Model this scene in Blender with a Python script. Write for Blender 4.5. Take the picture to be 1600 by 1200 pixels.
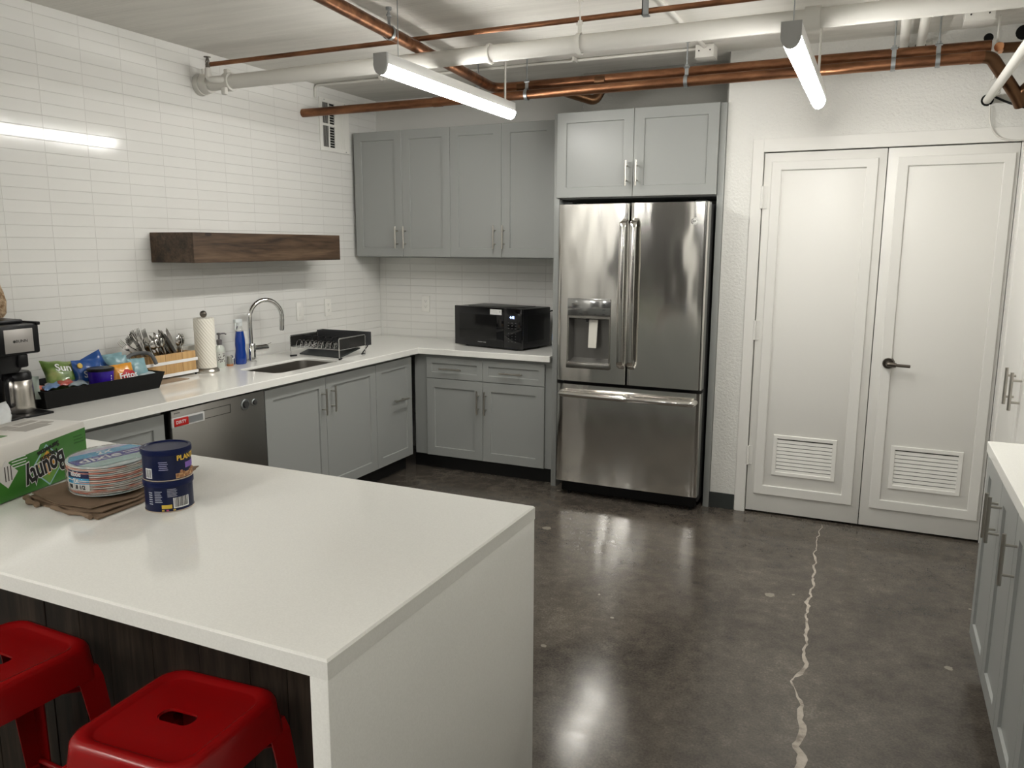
import bpy, bmesh, math, random
from mathutils import Vector, Matrix, noise
from mathutils.geometry import tessellate_polygon
for o in list(bpy.data.objects): bpy.data.objects.remove(o, do_unlink=True)
S = bpy.context.scene
COL = S.collection
PI = math.pi
random.seed(7)

# ------------------------------------------------------------------ camera
cam = bpy.data.cameras.new('camera'); camo = bpy.data.objects.new('camera', cam); COL.objects.link(camo)
cam.sensor_width = 36; cam.lens = 36*1235.51/1600; cam.clip_start = .05
yaw, pit, rol = math.radians(24.7099), math.radians(9.8913), math.radians(.1957)
camo.matrix_world = (Matrix.Translation((3.6196, -5.3384, 1.5982)) @ Matrix.Rotation(yaw, 4, 'Z')
                     @ Matrix.Rotation(PI/2-pit, 4, 'X') @ Matrix.Rotation(rol, 4, 'Z'))
S.camera = camo
# ------------------------------------------------------------------ world, exposure
w = bpy.data.worlds.new('world'); S.world = w; w.use_nodes = True
w.node_tree.nodes['Background'].inputs[0].default_value = (.9, .95, 1, 1)
w.node_tree.nodes['Background'].inputs[1].default_value = .05
S.view_settings.view_transform = 'Standard'; S.view_settings.look = 'None'
S.view_settings.exposure = 0.85; S.view_settings.gamma = 1
LAMP = 38.0

# ------------------------------------------------------------------ materials
MATS = {}
def mat(name, col, rough=.5, metal=0, spec=.5, emit=None, estr=0, trans=0, ior=1.45, coat=0, alpha=1):
    if name in MATS: return MATS[name]
    m = bpy.data.materials.new(name); m.use_nodes = True
    b = m.node_tree.nodes['Principled BSDF']; i = b.inputs
    i['Base Color'].default_value = (*col, 1); i['Roughness'].default_value = rough; i['Metallic'].default_value = metal
    i['Specular IOR Level'].default_value = spec; i['IOR'].default_value = ior
    i['Transmission Weight'].default_value = trans; i['Coat Weight'].default_value = coat; i['Alpha'].default_value = alpha
    if emit: i['Emission Color'].default_value = (*emit, 1); i['Emission Strength'].default_value = estr
    MATS[name] = m
    return m
def nd(m, t, **kw):
    n = m.node_tree.nodes.new(t)
    for k, v in kw.items():
        if k in n.inputs: n.inputs[k].default_value = v
        else: setattr(n, k, v)
    return n
def lk(m, a, b): m.node_tree.links.new(a, b)
def bsdf(m): return m.node_tree.nodes['Principled BSDF']
def coords(m, scale=(1, 1, 1), rot=(0, 0, 0)):
    tc = nd(m, 'ShaderNodeTexCoord'); mp = nd(m, 'ShaderNodeMapping')
    mp.inputs['Scale'].default_value = scale; mp.inputs['Rotation'].default_value = rot
    lk(m, tc.outputs['Object'], mp.inputs[0]); return mp.outputs[0]
def noise_tex(m, vec, scale, detail=3, rough=.5, dist=0):
    n = nd(m, 'ShaderNodeTexNoise'); n.inputs['Scale'].default_value = scale; n.inputs['Detail'].default_value = detail
    n.inputs['Roughness'].default_value = rough; n.inputs['Distortion'].default_value = dist
    lk(m, vec, n.inputs['Vector']); return n.outputs['Fac']
def ramp(m, fac, stops):
    r = nd(m, 'ShaderNodeValToRGB'); e = r.color_ramp.elements
    while len(e) < len(stops): e.new(.5)
    for k, (p, c) in enumerate(stops):
        e[k].position = p; e[k].color = (*c, 1) if len(c) == 3 else c
    lk(m, fac, r.inputs[0]); return r.outputs[0]
def bump(m, h, strength=.3, dist=.01, into=None):
    b = nd(m, 'ShaderNodeBump'); b.inputs['Strength'].default_value = strength; b.inputs['Distance'].default_value = dist
    lk(m, h, b.inputs['Height'])
    if into: lk(m, into, b.inputs['Normal'])
    lk(m, b.outputs[0], bsdf(m).inputs['Normal']); return b.outputs[0]
def math_n(m, op, a, b=None):
    n = nd(m, 'ShaderNodeMath', operation=op)
    for k, v in enumerate((a, b)):
        if v is None: continue
        if isinstance(v, (int, float)): n.inputs[k].default_value = v
        else: lk(m, v, n.inputs[k])
    return n.outputs[0]

def tile_mat(name, axis):
    # stacked 229 x 56 mm gloss wall tile with recessed grout and slightly uneven setting
    m = mat(name, (.78, .775, .75), .12, spec=.5)
    tc = nd(m, 'ShaderNodeTexCoord'); sp = nd(m, 'ShaderNodeSeparateXYZ'); lk(m, tc.outputs['Object'], sp.inputs[0])
    cb = nd(m, 'ShaderNodeCombineXYZ')
    lk(m, math_n(m, 'ADD', sp.outputs[axis], 10.079 if axis == 'Y' else 10.02), cb.inputs[0])
    lk(m, math_n(m, 'ADD', sp.outputs['Z'], .0085), cb.inputs[1])
    br = nd(m, 'ShaderNodeTexBrick'); br.offset = 0; br.squash = 1
    for k, v in (('Scale', 1), ('Mortar Size', .0016), ('Mortar Smooth', .35), ('Bias', 0), ('Brick Width', .229), ('Row Height', .0565)):
        br.inputs[k].default_value = v
    br.inputs['Color1'].default_value = (.77, .765, .735, 1); br.inputs['Color2'].default_value = (.75, .745, .715, 1)
    br.inputs['Mortar'].default_value = (.655, .645, .615, 1)
    lk(m, cb.outputs[0], br.inputs['Vector']); lk(m, br.outputs['Color'], bsdf(m).inputs['Base Color'])
    inv = math_n(m, 'SUBTRACT', 1, br.outputs['Fac'])
    wob = noise_tex(m, tc.outputs['Object'], 7, 1)
    b1 = nd(m, 'ShaderNodeBump'); b1.inputs['Strength'].default_value = .06; b1.inputs['Distance'].default_value = .008; lk(m, wob, b1.inputs['Height'])
    bump(m, inv, .75, .003, b1.outputs[0])
    rr = math_n(m, 'MULTIPLY_ADD', br.outputs['Fac'], .5); rr.node.inputs[2].default_value = .11
    lk(m, rr, bsdf(m).inputs['Roughness'])
    return m
TILE_L = tile_mat('gloss_tile_left', 'Y'); TILE_B = tile_mat('gloss_tile_back', 'X')

PAINT = mat('wall_paint', (.70, .695, .665), .6)
bump(PAINT, noise_tex(PAINT, coords(PAINT), 90, 2), .12, .003)
STUCCO = mat('orange_peel_plaster', (.72, .715, .68), .55)
bump(STUCCO, noise_tex(STUCCO, coords(STUCCO), 70, 4, .6), .6, .008)
CEIL = mat('painted_board_concrete', (.62, .60, .56), .75)
_v = coords(CEIL, (.7, 7, 1)); _n = noise_tex(CEIL, _v, 2.2, 5, .6)
_v2 = coords(CEIL, (1.2, 60, 1)); _n2 = noise_tex(CEIL, _v2, 1.5, 3, .6)
lk(CEIL, ramp(CEIL, _n, [(.3, (.66, .64, .595)), (.7, (.76, .74, .69))]), bsdf(CEIL).inputs['Base Color'])
bump(CEIL, math_n(CEIL, 'ADD', _n, _n2), .35, .012)

FLOOR = mat('polished_concrete', (.06, .052, .044), .22)
_c = coords(FLOOR)
_a = noise_tex(FLOOR, _c, 1.6, 8, .68, .4); _b = noise_tex(FLOOR, _c, 14, 6, .7); _d = noise_tex(FLOOR, _c, 120, 3, .6)
_mix = math_n(FLOOR, 'ADD', math_n(FLOOR, 'MULTIPLY', _a, .42), math_n(FLOOR, 'ADD', math_n(FLOOR, 'MULTIPLY', _b, .30), math_n(FLOOR, 'MULTIPLY', _d, .28)))
_base = ramp(FLOOR, _mix, [(.36, (.030, .026, .022)), (.47, (.075, .064, .053)), (.56, (.115, .100, .082)), (.66, (.21, .185, .15))])
_vo = nd(FLOOR, 'ShaderNodeTexVoronoi'); _vo.inputs['Scale'].default_value = 5.5; lk(FLOOR, _c, _vo.inputs['Vector'])
_sp = nd(FLOOR, 'ShaderNodeSeparateColor'); lk(FLOOR, _vo.outputs['Color'], _sp.inputs[0])
_thr = math_n(FLOOR, 'MULTIPLY', math_n(FLOOR, 'POWER', _sp.outputs[0], 2), .17)
_thr = math_n(FLOOR, 'MULTIPLY', _thr, math_n(FLOOR, 'GREATER_THAN', _sp.outputs[1], .45))
_wd = math_n(FLOOR, 'ADD', _vo.outputs['Distance'], math_n(FLOOR, 'MULTIPLY', noise_tex(FLOOR, _c, 45, 2), .10))
_spot = math_n(FLOOR, 'LESS_THAN', math_n(FLOOR, 'SUBTRACT', _wd, .045), _thr)
_mx = nd(FLOOR, 'ShaderNodeMix', data_type='RGBA'); lk(FLOOR, math_n(FLOOR, 'MULTIPLY', _spot, .75), _mx.inputs[0]); lk(FLOOR, _base, _mx.inputs[6])
_mx.inputs[7].default_value = (.30, .27, .22, 1); lk(FLOOR, _mx.outputs[2], bsdf(FLOOR).inputs['Base Color'])
_rg = math_n(FLOOR, 'MULTIPLY_ADD', _b, .20); _rg.node.inputs[2].default_value = .06; lk(FLOOR, _rg, bsdf(FLOOR).inputs['Roughness'])
bump(FLOOR, _b, .05, .004)
FILLER = mat('crack_filler', (.42, .37, .31), .6); lk(FILLER, ramp(FILLER, noise_tex(FILLER, coords(FILLER), 16, 5, .7), [(.36, (.20, .17, .14)), (.5, (.42, .37, .31)), (.65, (.52, .47, .41))]), bsdf(FILLER).inputs['Base Color']); bump(FILLER, noise_tex(FILLER, coords(FILLER), 60, 4), .6, .006)

GREY = mat('grey_cabinet_paint', (.315, .325, .312), .36)
BLACKGAP = mat('black_toe_kick', (.008, .008, .008), .6)
QUARTZ = mat('white_quartz', (.80, .79, .745), .085)
_q = noise_tex(QUARTZ, coords(QUARTZ), 260, 2); lk(QUARTZ, ramp(QUARTZ, _q, [(.35, (.87, .865, .82)), (.65, (.91, .905, .86))]), bsdf(QUARTZ).inputs['Base Color'])
STEEL = mat('brushed_stainless', (.64, .625, .595), .11, 1)
_vb = coords(STEEL, (260, 260, 2)); _s1 = noise_tex(STEEL, _vb, 1, 2)
_vw = coords(STEEL, (3.6, 3.6, 1.5)); _s2 = noise_tex(STEEL, _vw, 1.7, 1)
_b1 = nd(STEEL, 'ShaderNodeBump'); _b1.inputs['Strength'].default_value = 1; _b1.inputs['Distance'].default_value = .0034; lk(STEEL, _s2, _b1.inputs['Height'])
lk(STEEL, _b1.outputs[0], bsdf(STEEL).inputs['Normal'])
bsdf(STEEL).inputs['Anisotropic'].default_value = .85; bsdf(STEEL).inputs['Anisotropic Rotation'].default_value = .25
_tg = nd(STEEL, 'ShaderNodeTangent', direction_type='RADIAL', axis='Z'); lk(STEEL, _tg.outputs[0], bsdf(STEEL).inputs['Tangent'])
STEEL2 = mat('dishwasher_steel', (.37, .36, .34), .33, 1)
SINKM = mat('sink_steel', (.42, .40, .37), .3, 1)
CHROME = mat('chrome', (.75, .75, .74), .06, 1)
NICKEL = mat('brushed_nickel', (.50, .475, .43), .3, 1)
PEWTER = mat('dark_pewter', (.17, .15, .13), .28, 1)
GALV = mat('galvanised_steel', (.38, .40, .41), .42, 1)
BLK = mat('black_plastic', (.007, .007, .008), .34, spec=.3)
BLKM = mat('matte_black', (.006, .006, .006), .5, spec=.2)
GLOSSBLK = mat('black_glass', (.004, .004, .005), .05)
WHITEP = mat('white_enamel', (.80, .79, .75), .35)
DOORP = mat('white_door_paint', (.73, .72, .685), .42)
PIPEW = mat('white_pipe_paint', (.66, .645, .60), .5)
COPPER = mat('aged_copper', (.42, .17, .075), .40, 1)
_cn = noise_tex(COPPER, coords(COPPER, (1.5, 6, 6)), 3, 5, .65)
lk(COPPER, ramp(COPPER, _cn, [(.3, (.12, .055, .032)), (.55, (.27, .125, .065)), (.75, (.42, .215, .115))]), bsdf(COPPER).inputs['Base Color'])
BROWNP = mat('dark_oxidised_copper', (.13, .07, .038), .38, 1)
RED = mat('red_enamel', (.30, .003, .004), .26, coat=.15)
LIGHTEM = mat('lit_diffuser', (.9, .9, .9), .5, emit=(1.0, .98, .93), estr=LAMP)
FIXW = mat('fixture_white', (.62, .62, .60), .4)
FIXG = mat('fixture_end_grey', (.42, .42, .41), .45)
GLASSC = mat('clear_plastic', (.95, .97, .97), .08, trans=1, ior=1.3)
def wood(name, dark, mid, light, stretch, scale, rough, axis=0, knots=False):
    m = mat(name, mid, rough)
    sc = [9, 9, 9]; sc[axis] = stretch
    v = coords(m, tuple(sc)); n = noise_tex(m, v, scale, 6, .65, .6)
    f = n
    wv = nd(m, 'ShaderNodeTexNoise'); wv.inputs['Scale'].default_value = scale*6; wv.inputs['Detail'].default_value = 2; lk(m, v, wv.inputs['Vector'])
    f = math_n(m, 'ADD', math_n(m, 'MULTIPLY', n, .72), math_n(m, 'MULTIPLY', wv.outputs['Fac'], .28))
    col = ramp(m, f, [(.36, dark), (.5, mid), (.64, light)])
    if knots:
        kv = [5.0, 5.0, 9.0]; kv[axis] = 3.1
        vo = nd(m, 'ShaderNodeTexVoronoi'); vo.inputs['Scale'].default_value = 1; lk(m, coords(m, tuple(kv)), vo.inputs['Vector'])
        k = math_n(m, 'LESS_THAN', vo.outputs['Distance'], .11)
        mx = nd(m, 'ShaderNodeMix', data_type='RGBA'); lk(m, math_n(m, 'MULTIPLY', k, .8), mx.inputs[0]); lk(m, col, mx.inputs[6])
        mx.inputs[7].default_value = (.012, .008, .006, 1); col = mx.outputs[2]
    lk(m, col, bsdf(m).inputs['Base Color']); bump(m, f, .25, .004); return m
SHELFW = wood('stained_beam_wood', (.022, .013, .008), (.075, .045, .026), (.13, .083, .05), .7, 1.6, .5, 1, True)
PANELW = wood('dark_plank_wood', (.009, .0065, .005), (.026, .018, .012), (.062, .045, .032), .8, 1.3, .5, 2)
BAMBOO = wood('bamboo', (.42, .24, .09), (.56, .35, .15), (.66, .44, .21), .6, 1.2, .45, 2)
KRAFT = mat('kraft_paper', (.20, .135, .085), .75); bump(KRAFT, noise_tex(KRAFT, coords(KRAFT), 22, 4), .3, .006)
PAPER = mat('paper_towel', (.82, .79, .70), .9)
_pv = coords(PAPER, (1, 1, 1)); _pw = nd(PAPER, 'ShaderNodeTexWave'); _pw.bands_direction = 'DIAGONAL'; _pw.inputs['Scale'].default_value = 28; lk(PAPER, _pv, _pw.inputs['Vector'])
bump(PAPER, _pw.outputs['Fac'], .5, .003)
def flat(name, c, r=.45): return mat(name, c, r)
INKW = flat('white_ink', (.85, .85, .85)); INKK = flat('black_ink', (.01, .01, .01)); NAVY = flat('navy_blue', (.008, .014, .075), .3)

# ------------------------------------------------------------------ mesh helpers
def basis(o, u, v):
    u = Vector(u).normalized(); v = Vector(v).normalized(); n = u.cross(v)
    return Matrix(((u.x, v.x, n.x, o[0]), (u.y, v.y, n.y, o[1]), (u.z, v.z, n.z, o[2]), (0, 0, 0, 1)))
ID = Matrix.Identity(4)
def B(): return bmesh.new()
def loft(bm, loops, cap0=True, cap1=True, close=True, M=ID):
    rows = [[bm.verts.new(M @ Vector(p)) for p in L] for L in loops]
    n = len(rows[0])
    for a, b in zip(rows, rows[1:]):
        for i in range(n if close else n-1):
            j = (i+1) % n
            bm.faces.new((a[i], a[j], b[j], b[i]))
    if cap0: bm.faces.new(rows[0][::-1])
    if cap1: bm.faces.new(rows[-1])
    return rows
def box(bm, lo, hi, bev=0, M=ID):
    x0, y0, z0 = lo; x1, y1, z1 = hi
    if bev <= 0:
        loft(bm, [[(x0, y0, z), (x1, y0, z), (x1, y1, z), (x0, y1, z)] for z in (z0, z1)], M=M); return
    t = bmesh.new(); loft(t, [[(x0, y0, z), (x1, y0, z), (x1, y1, z), (x0, y1, z)] for z in (z0, z1)])
    bmesh.ops.bevel(t, geom=t.edges[:], offset=bev, segments=2, affect='EDGES', profile=.5)
    bmesh.ops.transform(t, matrix=M, verts=t.verts[:]); add(bm, t)
def add(bm, t):
    vm = {v: bm.verts.new(v.co) for v in t.verts}
    for f in t.faces:
        try: g = bm.faces.new([vm[v] for v in f.verts]); g.material_index = f.material_index
        except ValueError: pass
    t.free()
def ring(c, a, b, r, n):
    return [c + a*(r*math.cos(2*PI*i/n)) + b*(r*math.sin(2*PI*i/n)) for i in range(n)]
def perp(d):
    d = d.normalized(); a = Vector((0, 0, 1)) if abs(d.z) < .9 else Vector((1, 0, 0))
    u = d.cross(a).normalized(); return u, d.cross(u).normalized()
def cyl(bm, p0, p1, r0, r1=None, n=20, M=ID, cap=True):
    p0, p1 = Vector(p0), Vector(p1); r1 = r0 if r1 is None else r1
    a, b = perp(p1-p0)
    loft(bm, [ring(p0, a, b, r0, n), ring(p1, a, b, r1, n)], cap, cap, M=M)
def fillet(pts, r, n=6):
    pts = [Vector(p) for p in pts]; out = [pts[0]]
    for a, b, c in zip(pts, pts[1:], pts[2:]):
        d0, d1 = (a-b), (c-b); k = min(r, d0.length*.49, d1.length*.49)
        p, q = b+d0.normalized()*k, b+d1.normalized()*k
        for i in range(n+1):
            t = i/n; out.append(p*(1-t)**2+b*2*t*(1-t)+q*t*t)
    return out+[pts[-1]]
def tube(bm, pts, r, n=10, M=ID, cap=True):
    pts = [Vector(p) for p in pts]; loops = []; a = None
    for i, p in enumerate(pts):
        d = (pts[min(i+1, len(pts)-1)]-pts[max(i-1, 0)]).normalized()
        if a is None: a, b = perp(d)
        else:
            a = (a-d*a.dot(d)).normalized(); b = d.cross(a)
        rr = r[min(i, len(r)-1)] if isinstance(r, (list, tuple)) else r
        loops.append(ring(p, a, b, rr, n))
    loft(bm, loops, cap, cap, M=M)
def lathe(bm, prof, c=(0, 0, 0), n=28, M=ID):
    c = Vector(c)
    loft(bm, [[(c.x+r*math.cos(2*PI*i/n), c.y+r*math.sin(2*PI*i/n), c.z+z) for i in range(n)] for r, z in prof], M=M)
def rrect(hx, hy, r, n=6, cx=0, cy=0):
    out = []
    for k, (sx, sy) in enumerate(((1, 1), (-1, 1), (-1, -1), (1, -1))):
        for i in range(n+1):
            t = PI/2*(k+i/n); out.append((cx+sx*(hx-r)+r*math.cos(t), cy+sy*(hy-r)+r*math.sin(t)))
    return out
def offset(poly, d):      # inward offset of a counter-clockwise polygon
    n = len(poly); out = []
    for i in range(n):
        p0, p1, p2 = (Vector(poly[(i+k) % n]) for k in (-1, 0, 1))
        a, b = (p1-p0).normalized(), (p2-p1).normalized()
        na, nb = Vector((-a.y, a.x)), Vector((-b.y, b.x)); m = na+nb
        out.append(tuple(p1+m*(d/max(.2, 1+na.dot(nb)))))
    return out
def slab(bm, outer, holes, z0, z1, bev=0, M=ID):
    tops = []
    for k, L in enumerate([outer]+holes):
        ib = offset(L, bev) if bev else L           # holes are given clockwise so the same offset grows them outward
        rows = [[(x, y, z0) for x, y in L], [(x, y, z1-bev) for x, y in L]]
        if bev: rows.append([(x, y, z1) for x, y in ib])
        tops.append(loft(bm, rows, False, False, M=M))
    for idx, flip in ((0, True), (-1, False)):
        vs = [v for t in tops for v in t[idx]]
        inv = M.inverted(); polys = [[inv @ v.co for v in t[idx]] for t in tops]
        for tri in tessellate_polygon(polys):
            f = [vs[i] for i in tri]
            try: bm.faces.new(f[::-1] if flip else f)
            except ValueError: pass
def sphere(bm, c, r, n=16, sz=1, M=ID):
    prof = [(max(1e-4, r*math.sin(PI*i/10)), -r*sz*math.cos(PI*i/10)) for i in range(11)]
    lathe(bm, prof, c, n, M)

WM = {}
def to_mesh(name, bm, m, smooth):
    bmesh.ops.recalc_face_normals(bm, faces=bm.faces[:])
    me = bpy.data.meshes.new(name); bm.to_mesh(me); bm.free()
    for q in (m if isinstance(m, (list, tuple)) else [m]): me.materials.append(q)
    if smooth:
        me.polygons.foreach_set('use_smooth', [True]*len(me.polygons)); me.set_sharp_from_angle(angle=math.radians(smooth))
    return me
def thing(name, label, cat, loc=(0, 0, 0), rotz=0, group=None):
    o = bpy.data.objects.new(name, None); COL.objects.link(o); o.empty_display_size = .05
    o.location = loc; o.rotation_euler = (0, 0, rotz); o['label'] = label; o['category'] = cat
    if group: o['group'] = group
    WM[o] = Matrix.Translation(loc) @ Matrix.Rotation(rotz, 4, 'Z'); return o
def part(name, bm, m, parent, local=False, smooth=40, label=None):
    if not local: bmesh.ops.transform(bm, matrix=WM[parent].inverted(), verts=bm.verts[:])
    o = bpy.data.objects.new(name, to_mesh(name, bm, m, smooth)); COL.objects.link(o); o.parent = parent; WM[o] = WM[parent]
    if label: o['label'] = label
    return o
def solo(name, bm, m, label, cat, group=None, smooth=40):
    xs = [v.co for v in bm.verts]
    c = Vector(((min(v.x for v in xs)+max(v.x for v in xs))/2, (min(v.y for v in xs)+max(v.y for v in xs))/2, min(v.z for v in xs)))
    bmesh.ops.transform(bm, matrix=Matrix.Translation(-c), verts=bm.verts[:])
    o = bpy.data.objects.new(name, to_mesh(name, bm, m, smooth)); COL.objects.link(o); o.location = c
    o['label'] = label; o['category'] = cat; WM[o] = Matrix.Translation(c)
    if group: o['group'] = group
    return o
def struct(name, bm, m, smooth=0):
    o = bpy.data.objects.new(name, to_mesh(name, bm, m, smooth)); COL.objects.link(o); o['kind'] = 'structure'; WM[o] = ID; return o
def dup(root, loc=None, rot=None, label=None, group=None):
    r = root.copy(); COL.objects.link(r); WM[r] = WM[root]
    if loc is not None: r.location = loc
    if rot is not None: r.rotation_euler = rot
    if label: r['label'] = label
    if group: r['group'] = group
    for ch in list(root.children):
        c = ch.copy(); COL.objects.link(c); c.parent = r
        for g in ch.children:
            d = g.copy(); COL.objects.link(d); d.parent = c
    return r
def text_bm(s, size, M, ext=.0005, shear=0, bold=0, wrap=None, sx=1):
    cu = bpy.data.curves.new('lettering', 'FONT'); cu.body = s; cu.size = size; cu.align_x = 'CENTER'; cu.align_y = 'CENTER'
    cu.extrude = ext; cu.shear = shear; cu.offset = bold; cu.resolution_u = 3
    o = bpy.data.objects.new('lettering', cu); COL.objects.link(o)
    dg = bpy.context.evaluated_depsgraph_get(); dg.update()
    me = bpy.data.meshes.new_from_object(o.evaluated_get(dg))
    bm = B(); bm.from_mesh(me); bpy.data.objects.remove(o); bpy.data.curves.remove(cu); bpy.data.meshes.remove(me)
    for v in bm.verts:
        v.co.x *= sx
        if wrap:
            c, r, a0 = wrap; a = a0+v.co.x/r; rr = r+v.co.z+ext
            v.co = Vector((c[0]+rr*math.cos(a), c[1]+rr*math.sin(a), c[2]+v.co.y))
        else: v.co = M @ Vector((v.co.x, v.co.y, v.co.z+ext))
    return bm
def curved_patch(bm, c, r, a0, a1, z0, z1, t=.0004, n=10):
    L = [[(c[0]+q*math.cos(a0+(a1-a0)*i/n), c[1]+q*math.sin(a0+(a1-a0)*i/n), z) for q, z in ((r, z0), (r+t, z0), (r+t, z1), (r, z1))] for i in range(n+1)]
    loft(bm, L)

# ================================================================== THE ROOM
ZC = 2.69
XR, YREAR = 4.68, -7.45
def bxs(name, lst, m):
    bm = B()
    for lo, hi in lst: box(bm, lo, hi)
    return struct(name, bm, m)
# floor with the filled crack as part of its own mesh
bm = B(); box(bm, (-.1, YREAR, -.1), (XR, .1, 0))
crk = [(3.421, -.56, .003), (3.428, -.62, .004), (3.414, -.70, .005), (3.424, -.76, .006), (3.410, -.80, .006), (3.417, -.91, .006), (3.422, -1.0, .007), (3.412, -1.06, .008),
       (3.424, -1.12, .014), (3.434, -1.18, .010), (3.426, -1.23, .013), (3.438, -1.32, .014), (3.430, -1.38, .011), (3.440, -1.45, .015), (3.446, -1.50, .010), (3.436, -1.57, .013), (3.444, -1.62, .012),
       (3.430, -1.70, .020), (3.441, -1.76, .015), (3.437, -1.83, .012), (3.447, -1.90, .014), (3.455, -1.96, .018), (3.448, -2.03, .016),
       (3.466, -2.10, .012), (3.456, -2.16, .018), (3.470, -2.25, .020), (3.476, -2.30, .024), (3.458, -2.36, .022), (3.442, -2.40, .009), (3.432, -2.43, .009),
       (3.450, -2.47, .007), (3.466, -2.53, .010), (3.484, -2.58, .016), (3.486, -2.64, .024), (3.495, -2.70, .026), (3.500, -2.78, .028), (3.494, -2.85, .034), (3.503, -2.95, .036),
       (3.496, -3.05, .034), (3.506, -3.2, .034), (3.49, -3.4, .03), (3.51, -3.7, .02)]
prev = None; fine = []
for (xa, ya, wa), (xb, yb_, wb) in zip(crk, crk[1:]):
    n = max(2, int(abs(yb_-ya)/.022))
    for i in range(n):
        f = i/n; q = 1 if i else .2
        fine.append((xa+(xb-xa)*f+q*random.uniform(-.35, .35)*wa, ya+(yb_-ya)*f, .72*(wa+(wb-wa)*f)*random.uniform(.72, 1.25)))
for x, y, wd in fine:
    j = random.uniform(-.2, .2)*wd
    cur = [bm.verts.new((x-wd*.55+j, y, .0004)), bm.verts.new((x+wd*.55+j, y+random.uniform(-.01, .01), .0004))]
    if prev: bm.faces.new((prev[0], prev[1], cur[1], cur[0])).material_index = 1
    prev = cur
for f in bm.faces:
    if abs(f.calc_center_median().z-.0004) < 1e-5: f.material_index = 1
me_floor = struct('floor', bm, [FLOOR, FILLER])
bxs('ceiling', [((-.1, YREAR, ZC), (XR, .1, ZC+.1))], CEIL)
bxs('wall_left', [((-.1, YREAR, 0), (0, .1, ZC))], TILE_L)
bm = B(); box(bm, (0, 0, 0), (2.9, .1, 1.62)); box(bm, (0, 0, 1.62), (2.9, .1, ZC))
for f in bm.faces:
    if f.calc_center_median().z > 1.63: f.material_index = 1
struct('wall_back', bm, [TILE_B, PAINT])
YD = -.513
bxs('wall_front', [((2.76, YD, 0), (2.973, YD+.12, ZC)), ((2.973, YD, 2.132), (4.224, YD+.12, ZC)), ((4.224, YD, 0), (XR, YD+.12, ZC))], STUCCO)
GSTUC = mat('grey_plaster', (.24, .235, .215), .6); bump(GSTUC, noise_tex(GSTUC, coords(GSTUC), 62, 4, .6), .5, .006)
bxs('wall_partition', [((1.80, -.3, 2.42), (2.753, 0, ZC))], GSTUC)
bxs('trim_8', [((2.753, YD+.001, 2.415), (2.7605, 0, ZC))], GSTUC)
bxs('wall_return', [((2.7605, YD+.12, 0), (2.86, 0, ZC))], GSTUC)
bxs('wall_closet', [((2.86, -.02, 0), (XR, .08, ZC))], PAINT)
bxs('wall_right', [((XR, YREAR, 0), (XR+.1, .1, ZC))], PAINT)
REARW = mat('rear_wall_paint', (.035, .034, .032), .6)
bxs('wall_rear', [((-.1, YREAR-.1, 0), (XR+.1, YREAR, ZC))], REARW)
bxs('trim_7', [((1.20, YREAR, 0), (1.45, YREAR+.12, ZC))], PAINT)  # unseen white pillar added to give the refrigerator a bright reflected band
bm = B(); box(bm, (2.752, YD-.008, 0), (2.908, YD, .097), .002)
struct('baseboard_front', bm, mat('dark_rubber_base', (.035, .04, .038), .5))
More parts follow.
